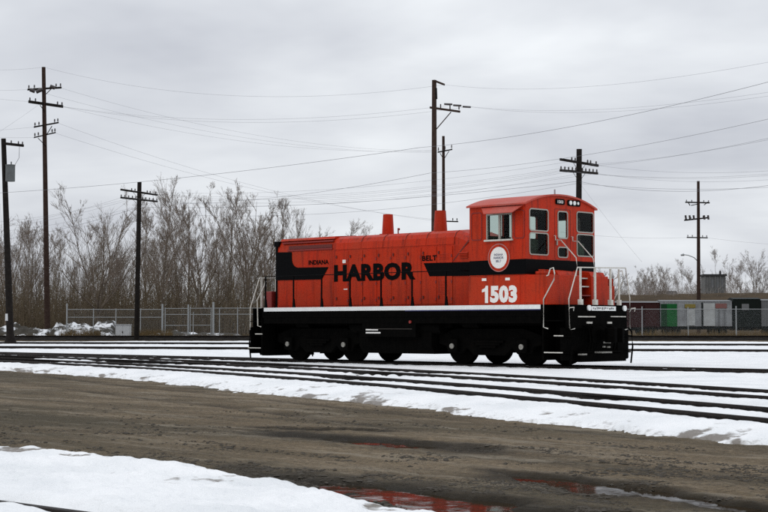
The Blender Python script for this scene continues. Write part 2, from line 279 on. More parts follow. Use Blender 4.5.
# ------------------------------------------------------------------ mesh helpers
class MB:
    def __init__(s): s.v = []; s.f = []; s.mi = []; s.sm = []
    def add(s, vs, fs, mi=0, smooth=False):
        b = len(s.v); s.v += [tuple(float(c) for c in p) for p in vs]
        for f in fs: s.f.append(tuple(i+b for i in f)); s.mi.append(mi); s.sm.append(smooth)
        return s
    def box(s, x0, x1, y0, y1, z0, z1, mi=0):
        x0, x1 = min(x0, x1), max(x0, x1); y0, y1 = min(y0, y1), max(y0, y1); z0, z1 = min(z0, z1), max(z0, z1)
        return s.add([(x0,y0,z0),(x1,y0,z0),(x1,y1,z0),(x0,y1,z0),(x0,y0,z1),(x1,y0,z1),(x1,y1,z1),(x0,y1,z1)],
                     [(0,3,2,1),(4,5,6,7),(0,1,5,4),(1,2,6,5),(2,3,7,6),(3,0,4,7)], mi)
    def prism(s, poly, axis, a, b, mi=0):
        """poly: 2-D points; axis 'x' -> (y,z), 'y' -> (x,z), 'z' -> (x,y); extruded from a to b"""
        n = len(poly)
        def P(p, t): return (t, p[0], p[1]) if axis == 'x' else ((p[0], t, p[1]) if axis == 'y' else (p[0], p[1], t))
        ar = sum(poly[i][0]*poly[(i+1) % n][1]-poly[(i+1) % n][0]*poly[i][1] for i in range(n))
        pl = list(poly) if ar > 0 else list(poly)[::-1]
        if axis == 'y': pl = pl[::-1]
        lo, hi = min(a, b), max(a, b)
        vs = [P(p, lo) for p in pl]+[P(p, hi) for p in pl]
        fs = [tuple(range(n-1, -1, -1)), tuple(range(n, 2*n))]+[(i, (i+1) % n, n+(i+1) % n, n+i) for i in range(n)]
        return s.add(vs, fs, mi)
    def tube(s, pts, r, n=8, mi=0, r1=None, caps=True):
        P = [Vector(V(p)) for p in pts]; m = len(P); base = []; fs = []; vs = []
        ref = None
        for i, p in enumerate(P):
            d = (P[min(i+1, m-1)]-P[max(i-1, 0)]).normalized()
            if ref is None: ref = Vector((0, 0, 1)) if abs(d.z) < 0.9 else Vector((1, 0, 0))
            u = d.cross(ref).normalized(); w = d.cross(u).normalized(); ref = -u.cross(d) if False else ref
            rr = r if r1 is None else r+(r1-r)*i/(m-1)
            for k in range(n):
                a = 2*PI*k/n; vs.append(p+u*math.cos(a)*rr+w*math.sin(a)*rr)
        for i in range(m-1):
            for k in range(n): fs.append((i*n+k, i*n+(k+1) % n, (i+1)*n+(k+1) % n, (i+1)*n+k))
        s.add(vs, fs, mi, n > 4)
        if caps: s.add([vs[k] for k in range(n)]+[vs[(m-1)*n+k] for k in range(n)], [tuple(range(n-1, -1, -1)), tuple(range(n, 2*n))], mi)
        return s
    def cyl(s, p0, p1, r, n=16, mi=0, r1=None): return s.tube([p0, p1], r, n, mi, r1)
    def build(s, name, m, parent=None, bevel=0.0, loc=None):
        me = bpy.data.meshes.new(name); me.from_pydata(s.v, [], s.f)
        for x in (m if isinstance(m, (list, tuple)) else [m]): me.materials.append(MATS[x])
        me.polygons.foreach_set('material_index', s.mi); me.polygons.foreach_set('use_smooth', s.sm); me.update()
        o = bpy.data.objects.new(name, me); COL.objects.link(o)
        if parent: o.parent = parent
        if loc is not None: o.location = V(loc)
        if bevel:
            b = o.modifiers.new('bevel', 'BEVEL'); b.width = bevel; b.segments = 2; b.limit_method = 'ANGLE'; b.angle_limit = math.radians(40)
        return o
def np_mesh(name, v, f, m, parent=None, smooth=True, attrs=None):
    me = bpy.data.meshes.new(name); v = np.asarray(v, np.float32); f = np.asarray(f, np.int32); k = f.shape[1]
    me.vertices.add(len(v)); me.vertices.foreach_set('co', v.ravel()); me.loops.add(f.size); me.loops.foreach_set('vertex_index', f.ravel())
    me.polygons.add(len(f)); me.polygons.foreach_set('loop_start', np.arange(0, f.size, k, dtype=np.int32))
    me.polygons.foreach_set('use_smooth', np.full(len(f), smooth)); me.update(calc_edges=True)
    for nme, a in (attrs or {}).items():
        at = me.attributes.new(nme, 'FLOAT', 'POINT'); at.data.foreach_set('value', np.asarray(a, np.float32))
    me.materials.append(MATS[m]); me.validate()
    o = bpy.data.objects.new(name, me); COL.objects.link(o)
    if parent: o.parent = parent
    return o
def empty(name, loc, label, cat, group=None):
    o = bpy.data.objects.new(name, None); COL.objects.link(o); o.location = V(loc); return tag(o, label, cat, group)
def tag(o, label, cat, group=None, kind=None):
    o['label'] = label; o['category'] = cat
    if group: o['group'] = group
    if kind: o['kind'] = kind
    return o
def struct(o, kind='structure'): o['kind'] = kind; return o
def text_mesh(body, bold=0.0):
    c = bpy.data.curves.new('t', 'FONT'); c.body = body; c.size = 1.0; c.offset = bold; c.space_character = 1.0+bold*1.2; c.resolution_u = 3
    o = bpy.data.objects.new('t', c); COL.objects.link(o); bpy.context.view_layer.update()
    me = bpy.data.meshes.new_from_object(o.evaluated_get(bpy.context.evaluated_depsgraph_get()))
    bpy.data.objects.remove(o); vs = np.array([v.co[:] for v in me.vertices]); fs = [tuple(p.vertices) for p in me.polygons]
    bpy.data.meshes.remove(me); lo = vs.min(0); hi = vs.max(0)
    return (vs[:, :2]-lo[:2])/(hi[:2]-lo[:2]), fs
def text(name, body, m, parent, fn, u0, u1, v0, v1, bold=0.02):
    """flat painted lettering laid out on a surface; fn maps (u, v) to a point"""
    uv, fs = text_mesh(body, bold); mb = MB()
    mb.add([fn(u0+(u1-u0)*p[0], v0+(v1-v0)*p[1]) for p in uv], fs)
    return mb.build(name, m, parent)
def rrect(u0, u1, v0, v1, r, n=4):
    pts = []
    for cx, cy, a0 in ((u1-r, v1-r, 0), (u0+r, v1-r, 90), (u0+r, v0+r, 180), (u1-r, v0+r, 270)):
        for k in range(n+1): a = math.radians(a0+90*k/n); pts.append((cx+r*math.cos(a), cy+r*math.sin(a)))
    return pts
def ring(mb, outer, inner, axis, a, b, mi=0):
    n = len(outer)
    def P(p, t): return (t, p[0], p[1]) if axis == 'x' else (p[0], t, p[1])
    vs = [P(p, a) for p in outer]+[P(p, a) for p in inner]+[P(p, b) for p in outer]+[P(p, b) for p in inner]
    fs = []
    for i in range(n):
        j = (i+1) % n
        fs += [(i, j, n+j, n+i), (2*n+i, 3*n+i, 3*n+j, 2*n+j), (i, 2*n+i, 2*n+j, j), (n+i, n+j, 3*n+j, 3*n+i)]
    return mb.add(vs, fs, mi)
def holed_wall(mb, axis, t0, t1, u0, u1, v0, v1, holes, mi_out=0, mi_in=1):
    """wall slab between t0 (outside) and t1 (inside) with rectangular openings"""
    us = sorted({u0, u1, *[h[0] for h in holes], *[h[1] for h in holes]}); vs = sorted({v0, v1, *[h[2] for h in holes], *[h[3] for h in holes]})
    def P(t, u, v): return (t, u, v) if axis == 'x' else (u, t, v)
    nu, nv = len(us)-1, len(vs)-1
    def solid(i, j):
        if i < 0 or j < 0 or i >= nu or j >= nv: return False
        cu, cv = (us[i]+us[i+1])/2, (vs[j]+vs[j+1])/2
        return not any(h[0] < cu < h[1] and h[2] < cv < h[3] for h in holes)
    for i in range(nu):
        for j in range(nv):
            if not solid(i, j): continue
            a, b, c, d = us[i], us[i+1], vs[j], vs[j+1]
            mb.add([P(t0, a, c), P(t0, b, c), P(t0, b, d), P(t0, a, d)], [(0, 1, 2, 3)], mi_out)
            mb.add([P(t1, a, c), P(t1, b, c), P(t1, b, d), P(t1, a, d)], [(0, 3, 2, 1)], mi_in)
            for (di, dj, p, q) in ((-1, 0, (a, c), (a, d)), (1, 0, (b, c), (b, d)), (0, -1, (a, c), (b, c)), (0, 1, (a, d), (b, d))):
                if not solid(i+di, j+dj): mb.add([P(t0, *p), P(t0, *q), P(t1, *q), P(t1, *p)], [(0, 1, 2, 3)], mi_out)
# ------------------------------------------------------------------ ground, snow, puddles
LOT = -0.18
def polyline_y(pts):
    """signed side of a poly-line in the ground plane: positive on its left-hand (far) side, in metres"""
    P = np.array(pts)[:, :2]
    def f(x, y):
        best = np.full(x.shape, 1e9); sg = np.zeros(x.shape)
        for i in range(len(P)-1):
            a, b = P[i], P[i+1]; d = b-a; L2 = d@d
            t = (x-a[0])*d[0]/L2+(y-a[1])*d[1]/L2
            lo = -1e9 if i == 0 else 0.0; hi = 1e9 if i == len(P)-2 else 1.0
            t = np.clip(t, lo, hi); dx = x-(a[0]+t*d[0]); dy = y-(a[1]+t*d[1]); r = np.hypot(dx, dy)
            k = r < best; best = np.where(k, r, best); sg = np.where(k, np.sign(d[0]*dy-d[1]*dx), sg)
        return best*sg
    return f
far_edge = polyline_y([onZ(x, y, LOT+0.02) for x, y in ((0, 370), (60, 373), (128, 379), (256, 392), (384, 404), (512, 418.5), (640, 432), (768, 444))])
near_edge = polyline_y([onZ(x, y, LOT+0.02) for x, y in ((0, 447), (50, 449), (100, 456), (200, 468), (300, 487), (365, 500), (425, 512))])
# puddle hollows: picture-independent places in the yard (centre, half length, half width, angle)
def pc(x, y): p = onZ(x, y, LOT-0.02); return p[0], p[1]
HOLLOWS = [(*pc(440, 504), 1.75, 0.42, -14, 0.055), (*pc(597, 489), 0.85, 0.27, -12, 0.066), (*pc(668, 497), 0.7, 0.19, -20, 0.060), (*pc(748, 510), 0.6, 0.15, -14, 0.054), (*pc(562, 481), 0.7, 0.20, -10, 0.052),
           (*pc(388, 444), 1.4, 0.30, -2, 0.046), (*pc(334, 430.5), 0.6, 0.13, 14, 0.050), (*pc(290, 430.3), 0.4, 0.11, 14, 0.050)]
WATER = LOT-0.030
def ground_h(x, y):
    D = (x-CAM[0])*FWH[0]+(y-CAM[1])*FWH[1]
    c, s = math.cos(math.radians(-17)), math.sin(math.radians(-17)); u = x*c+y*s; w = -x*s+y*c
    z = LOT+0.026*fbm(u*0.35, w*1.6, 5, 4)+0.022*fbm(x*3.2, y*3.2, 9, 3)+0.020*fbm(x*9, y*9, 29, 2)
    wet = np.zeros(x.shape); rag = 1.25*fbm(x*2.6, y*2.6, 31, 5)
    for (cx, cy, a, b, ang, dep) in HOLLOWS:
        ca, sa = math.cos(math.radians(ang)), math.sin(math.radians(ang))
        p = ((x-cx)*ca+(y-cy)*sa)/a; q = (-(x-cx)*sa+(y-cy)*ca)/b
        r = np.sqrt(p*p+q*q)+rag
        z = z-dep*sstep(1.35, 0.55, r); wet = np.maximum(wet, sstep(2.3, 0.9, r))
    for w0, k in ((-13.3, 3), (-11.7, 4), (-9.4, 5), (-7.9, 6), (-5.2, 7), (-3.7, 8)):                 # tyre ruts along the yard
        dr = w-w0-0.5*fbm(u*0.12+k*9, u*0+k, 60+k, 3); am = np.clip(0.35+2.2*fbm(u*0.3+k*5, u*0+k*3, 70+k, 3), 0, 1)
        rut = np.exp(-(dr/0.16)**2)*am; z = z-0.022*rut+0.012*np.exp(-((np.abs(dr)-0.34)/0.12)**2)*am; wet = np.maximum(wet, 0.75*rut)
    fe = far_edge(x, y)
    z = np.where(fe > 0, z-0.02*sstep(0, 2.5, fe), z)
    z = z+0.14*sstep(100, 118, D)                                                  # land behind the yard lies higher
    grassy = sstep(104, 112, D)
    return z, wet, grassy
def polar(b_list, d_list):
    B, Dd = np.meshgrid(np.radians(b_list), d_list)
    dirx = math.sin(YAW)*np.cos(B)+math.cos(YAW)*np.sin(B); diry = math.cos(YAW)*np.cos(B)-math.sin(YAW)*np.sin(B)
    return CAM[0]+dirx*Dd, CAM[1]+diry*Dd
def grid_faces(nr, nc, wrap=False):
    i, j = np.meshgrid(np.arange(nr-1), np.arange(nc if wrap else nc-1), indexing='ij'); i = i.ravel(); j = j.ravel(); k = (j+1) % nc
    return np.stack([i*nc+j, i*nc+k, (i+1)*nc+k, (i+1)*nc+j], 1)[:, ::-1]
def build_ground():
    fine = np.arange(-18, 18.001, 0.06); side = np.arange(20, 180.1, 4)
    b = np.concatenate([-side[::-1][1:], fine, side])
    d = np.concatenate([[0.5, 2, 4, 6], 1/np.linspace(1/8.0, 1/60.0, 330), np.geomspace(63, 200, 60), np.geomspace(220, 4000, 30)])
    x, y = polar(b, d); z, wet, gr = ground_h(x, y)
    o = np_mesh('ground', np.stack([x, y, z], -1).reshape(-1, 3), grid_faces(len(d), len(b), True), 'yard_gravel', attrs={'wet': wet.ravel(), 'grassy': gr.ravel()})
    struct(o); o['label'] = 'wet brown gravel yard ground with ruts'
build_ground()
# far tracks as ground lines (start, end) on the level of their rail heads
def line_pts(x0, y0, x1, y1, z, ext):
    a = onZ(x0, y0, z); b = onZ(x1, y1, z); d = (b-a)/np.linalg.norm(b-a); return a-d*ext, b+d*ext
F1 = line_pts(0, 346.6, 768, 350.2, 0.0, 30); F2 = line_pts(0, 342.4, 768, 344.2, 0.0, 35)
F3a, F3b = atD(-120, 338.4, 117), atD(890, 337.4, 117); F3a[2] = F3b[2] = 0.10
f3side = polyline_y([F3a, F3b])
# rails of the two sidings that curve across the foreground, nearest rail of the nearer siding
def rail_curve():
    p = [(-70, -0.6), (-45, -2.6), (-25, -5.1), (-11.3, -7.1), (-2.8, -8.6), (4.6, -10.55), (10.6, -12.6), (15.1, -14.4), (21.0, -16.9), (34, -22.6), (60, -34)]
    P = np.array(p, float); out = []
    for i in range(1, len(P)-2):
        for t in np.linspace(0, 1, 10, endpoint=False):
            a, b, c, d = P[i-1], P[i], P[i+1], P[i+2]
            out.append(0.5*((2*b)+(-a+c)*t+(2*a-5*b+4*c-d)*t*t+(-a+3*b-3*c+d)*t**3))
    return np.array(out)
RB = rail_curve()
def offset(c, o):
    t = np.gradient(c, axis=0); t /= np.linalg.norm(t, axis=1)[:, None]; return c+np.stack([-t[:, 1], t[:, 0]], 1)*o
RAILS = {'B2': RB, 'B1': offset(RB, 1.435), 'A2': offset(RB, 3.40), 'A1': offset(RB, 4.835)}
NEAR_RAIL = (onZ(0, 501, -0.10), onZ(88, 512.5, -0.10))
def dist_polyline(x, y, P, mx=1.0):
    best = np.full(x.shape, 1e9)
    for i in range(len(P)-1):
        a, b = np.asarray(P[i])[:2], np.asarray(P[i+1])[:2]; d = b-a; L2 = d@d
        t = np.clip(((x-a[0])*d[0]+(y-a[1])*d[1])/L2, 0, 1); best = np.minimum(best, np.hypot(x-a[0]-t*d[0], y-a[1]-t*d[1]))
    return best
def snow_h(x, y):
    g, _, _ = ground_h(x, y)
    fe = far_edge(x, y); ne = -near_edge(x, y)
    w1 = 0.5*fbm(x*0.9, y*0.9, 3, 5)+0.30*fbm(x*4.5, y*4.5, 13, 4)
    lump = 0.10*fbm(x*1.3, y*1.3, 77, 5)+0.075*fbm(x*4.5, y*4.5, 55, 4)
    D = (x-CAM[0])*FWH[0]+(y-CAM[1])*FWH[1]
    # bank beyond the yard
    s1 = fe+w1*1.3
    t1 = 0.055*sstep(-0.05, 0.14, s1)+lump*0.75*sstep(0, 0.4, s1)*(1-0.82*sstep(0.8, 1.6, fe))+0.098*sstep(0.0, 0.85, fe)
    # bank on the camera's side
    s2 = ne+w1*0.55
    t2 = 0.06*sstep(-0.03, 0.20, s2)+lump*0.9*sstep(0, 0.3, s2)*sstep(4.0, 0.8, ne)+0.06*sstep(0.3, 2.0, s2)
    th = np.where(fe > -2, t1, -0.05); th = np.maximum(th, np.where(ne > -1.5, t2, -0.05))
    th = np.where((s1 < -0.05) & (s2 < -0.03), -0.06, th)
    z = g+th
    # flangeways and gaps melted along the rails
    rbs = polyline_y([*RB[::4], RB[-1]])(x, y); gap = 0.036+0.085*fbm(x*0.9, y*0.9, 91, 4)
    for o, k in ((0.0, 1.0), (1.435, 1), (3.40, 1), (4.835, 1)): z = z-k*gap*sstep(0.22, 0.07, np.abs(rbs-o))
    # thawed patches where the dark track bed shows, mostly at the left end of the sidings
    pm = sstep(0.02, 0.16, fbm(x*0.16, y*0.9, 47, 4)+0.16*sstep(4, -14, x)-0.07)*sstep(-0.1, 0.15, rbs)*sstep(5.3, 4.9, rbs)
    z = z-0.13*pm
    z = z-gap*sstep(0.22, 0.07, np.abs(np.abs(y)-0.7535))
    z = z-0.03*sstep(60, 72, D)
    m = dist_polyline(x, y, [NEAR_RAIL[0]+20*(NEAR_RAIL[0]-NEAR_RAIL[1]), NEAR_RAIL[1]-8*(NEAR_RAIL[0]-NEAR_RAIL[1])]); z = z-0.09*sstep(0.30, 0.08, m)
    # patchy and thin beyond the running tracks
    z = z-0.22*sstep(107, 111, D+7*fbm(x*0.25, y*0.25, 41, 3))
    edge = np.minimum(np.abs(s1-0.05), np.abs(s2-0.03))
    dirt_shade = 0.24*sstep(0.35, 0.0, edge)+0.46*sstep(-0.008, -0.026, lump)*sstep(1.5, 0.3, np.minimum(np.abs(s1), np.abs(s2)))  # dirt along the edges, plus shadow between the lumps painted into their hollows
    return z, dirt_shade
def build_snow():
    fine = np.arange(-17, 17.001, 0.055); side = np.arange(18, 66, 2.0)
    b = np.concatenate([-side[::-1], fine, side])
    d = np.concatenate([[3, 5, 7], 1/np.linspace(1/8.3, 1/60.0, 400), np.linspace(61, 108, 90)])
    x, y = polar(b, d); z, dirt_shade = snow_h(x, y); g, _, _ = ground_h(x, y)
    keep = (z > g-0.035).ravel(); f = grid_faces(len(d), len(b)); f = f[keep[f].any(1)]
    used = np.unique(f); idx = np.full(x.size, -1); idx[used] = np.arange(len(used))
    v = np.stack([x, y, z], -1).reshape(-1, 3)[used]
    o = np_mesh('snow_cover', v, idx[f], 'old_snow', attrs={'dirt_shade': dirt_shade.ravel()[used]})
    tag(o, 'old white snow lying between the tracks and along the yard edges', 'snow', kind='stuff')
build_snow()
def build_puddles():
    labs = ['long puddle with red reflection beside the near snow bank', 'puddle at lower right mirroring the red locomotive', 'pale sky reflecting puddle right of the red one', 'small pale puddle in the bottom right corner',
            'small red tinted puddle left of the lower right puddle', 'dark puddle in the middle of the gravel yard', 'thin dark rut puddle, right of two short ones', 'thin dark rut puddle, left of two short ones']
    for h, lab in zip(HOLLOWS, labs):
        cx, cy, a, b, ang, dep = h; ca, sa = math.cos(math.radians(ang)), math.sin(math.radians(ang))
        pts = [(cx+a*1.9*math.cos(t)*ca-b*2.0*math.sin(t)*sa, cy+a*1.9*math.cos(t)*sa+b*2.0*math.sin(t)*ca) for t in np.linspace(0, 2*PI, 40, endpoint=False)]
        zz = WATER-0.0015*labs.index(lab)
        o = MB().add([(p[0], p[1], zz) for p in pts], [tuple(range(40))]).build('puddle', 'puddle_water')
        tag(o, lab, 'puddle', 'puddles in the yard', kind='structure')
build_puddles()
def build_stones():
    rs = np.random.RandomState(4); N0 = 60000
    x = rs.uniform(-20, 800, N0); y = 400+112*rs.rand(N0)**0.6; d = FW[None]+RT[None]*(x[:, None]-384)/FPX-UP[None]*(y[:, None]-256)/FPX
    P = CAM+d*((LOT-CAM[2])/d[:, 2])[:, None]; X, Y = P[:, 0], P[:, 1]
    ok = (far_edge(X, Y) < 0.1) & (near_edge(X, Y) > 0.05) & (vnoise(X*0.7, Y*1.6, 8)*0.6+vnoise(X*2.2, Y*4, 18)*0.5+0.15*rs.rand(N0) > 0.74)
    X, Y = X[ok][:9000], Y[ok][:9000]; n = len(X); Z = ground_h(X, Y)[0]
    base = np.array([(1,0,0),(-1,0,0),(0,1,0),(0,-1,0),(0,0,1),(0,0,-1)], float); fa = np.array([(0,2,4),(2,1,4),(1,3,4),(3,0,4),(2,0,5),(1,2,5),(3,1,5),(0,3,5)])
    r = 0.006+0.020*rs.rand(n)**4; sc = np.stack([r*rs.uniform(.8, 1.8, n), r*rs.uniform(.8, 1.8, n), r*rs.uniform(.35, .6, n)], 1)
    q = base[None]*sc[:, None, :]*(0.6+0.7*rs.rand(n, 6, 1)); a = rs.uniform(0, 6.28, n)[:, None]
    v = np.stack([q[..., 0]*np.cos(a)-q[..., 1]*np.sin(a)+X[:, None], q[..., 0]*np.sin(a)+q[..., 1]*np.cos(a)+Y[:, None], q[..., 2]+Z[:, None]+r[:, None]*0.1], -1).reshape(-1, 3)
    f = (fa[None]+np.arange(n)[:, None, None]*6).reshape(-1, 3)
    o = np_mesh('loose_gravel', v, f, 'stone', smooth=False); tag(o, 'loose dark gravel and clods scattered over the yard', 'gravel', kind='stuff')
build_stones()
def rail_mesh(mb, pts, zt, h=0.16):
    P = np.array([p[:2] for p in pts], float); t = np.gradient(P, axis=0); t /= np.linalg.norm(t, axis=1)[:, None]; nrm = np.stack([-t[:, 1], t[:, 0]], 1)
    prof = [(-0.070, -h), (-0.070, -h+0.02), (-0.012, -h+0.04), (-0.012, -0.045), (-0.036, -0.035), (-0.036, -0.004), (-0.028, 0), (0.028, 0), (0.036, -0.004), (0.036, -0.035), (0.012, -0.045), (0.012, -h+0.04), (0.070, -h+0.02), (0.070, -h)]
    k = len(prof); vs = []; fs = []
    for i in range(len(P)):
        for o, z in prof: vs.append((P[i, 0]+nrm[i, 0]*o, P[i, 1]+nrm[i, 1]*o, zt+z))
    for i in range(len(P)-1):
        for j in range(k-1): fs.append((i*k+j, i*k+j+1, (i+1)*k+j+1, (i+1)*k+j))
    mb.add(vs, fs); return mb
def track(rails, zt, label):
    c = np.asarray(rails[0])[len(rails[0])//2]; e = empty('railway_track', (0, 0, 0), label, 'railway track', 'yard tracks')
    for r in rails: rail_mesh(MB(), r, zt).build('rail', 'rail_steel', e)
    return e
def add_ties(e, near, far, z):
    # sleepers that show where the snow has thawed, left end of the sidings
    L_ = np.concatenate([[0], np.cumsum(np.linalg.norm(np.diff(near, axis=0), axis=1))]); m = None
    for d in np.arange(0, L_[-1], 0.62):
        p = np.array([np.interp(d, L_, near[:, 0]), np.interp(d, L_, near[:, 1])]); q = np.array([np.interp(d+0.05, L_, near[:, 0]), np.interp(d+0.05, L_, near[:, 1])]); t = (q-p)/np.linalg.norm(q-p); n = np.array([-t[1], t[0]]); c = p+n*0.7175
        if not -24 < c[0] < 6: continue
        if m is None:
            o = MB().box(-0.11, 0.11, -1.25, 1.25, -0.15, 0.0).build('tie', 'wood_dark', e); m = o.data
        else: o = bpy.data.objects.new('tie', m); COL.objects.link(o); o.parent = e
        o.location = (c[0], c[1], z); o.rotation_euler.z = math.atan2(t[1], t[0])
def straight(a, b, off, n=24):
    a = np.asarray(a)[:2]; b = np.asarray(b)[:2]; d = (b-a)/np.linalg.norm(b-a); q = np.array([-d[1], d[0]])*off
    return [a+(b-a)*t+q for t in np.linspace(0, 1, n)]
track([straight((-95, 0), (60, 0), 0.7535), straight((-95, 0), (60, 0), -0.7535)], 0.0, 'track under the red locomotive')
def track_bed():
    vs = []; fs = []; offs = (-0.28, 0.7, 2.4, 4.1, 5.2); C_ = [offset(RB, o) for o in offs]; rs = np.random.RandomState(3)
    for i in range(len(RB)):
        for j in range(5): vs.append((C_[j][i, 0], C_[j][i, 1], -0.125-(0.05 if j in (0, 4) else 0)+rs.uniform(-.008, .008)))
    for i in range(len(RB)-1):
        for j in range(4): fs.append((i*5+j, (i+1)*5+j, (i+1)*5+j+1, i*5+j+1))
    struct(MB().add(vs, fs).build('track_bed', 'ballast'))
track_bed()
add_ties(track([RAILS['B2'], RAILS['B1']], 0.0, 'nearest curving siding track, beside the gravel yard'), RAILS['B2'], RAILS['B1'], -0.105)
add_ties(track([RAILS['A2'], RAILS['A1']], 0.0, 'curving siding track next in front of the locomotive'), RAILS['A2'], RAILS['A1'], -0.105)
track([straight(*F1, 0.7535), straight(*F1, -0.7535)], 0.02, 'straight track first behind the locomotive')
track([straight(*F2, 0.7535), straight(*F2, -0.7535)], 0.02, 'straight track second behind the locomotive')
track([straight(F3a, F3b, 0.7535), straight(F3a, F3b, -0.7535)], 0.27, 'farthest track on the dark ballast bank near the fence')
nd = NEAR_RAIL[1]-NEAR_RAIL[0]; nd /= np.linalg.norm(nd)
track([straight(NEAR_RAIL[0]-40*nd, NEAR_RAIL[1]+8*nd, 0.0), straight(NEAR_RAIL[0]-40*nd, NEAR_RAIL[1]+8*nd, -1.507)], -0.10, 'track in the near snow at the bottom left corner')
def ballast_bank():
    d = (F3b-F3a)/np.linalg.norm(F3b-F3a); q = np.array([-d[1], d[0], 0]); n = 260; vs = []; fs = []
    prof = [(-4.6, -0.40), (-2.6, -0.10), (-1.35, 0.13), (0, 0.16), (1.35, 0.13), (2.2, -0.06), (3.1, -0.35)]
    rs = np.random.RandomState(2)
    for i in range(n):
        p = F3a+(F3b-F3a)*i/(n-1)
        for o, z in prof: vs.append(p*[1, 1, 0]+q*(o+rs.uniform(-.12, .12))+np.array([0, 0, z+rs.uniform(-.04, .04)]))
    for i in range(n-1):
        for j in range(6): fs.append((i*7+j, (i+1)*7+j, (i+1)*7+j+1, i*7+j+1))
    struct(MB().add(vs, fs).build('ballast', 'ballast'))
ballast_bank()
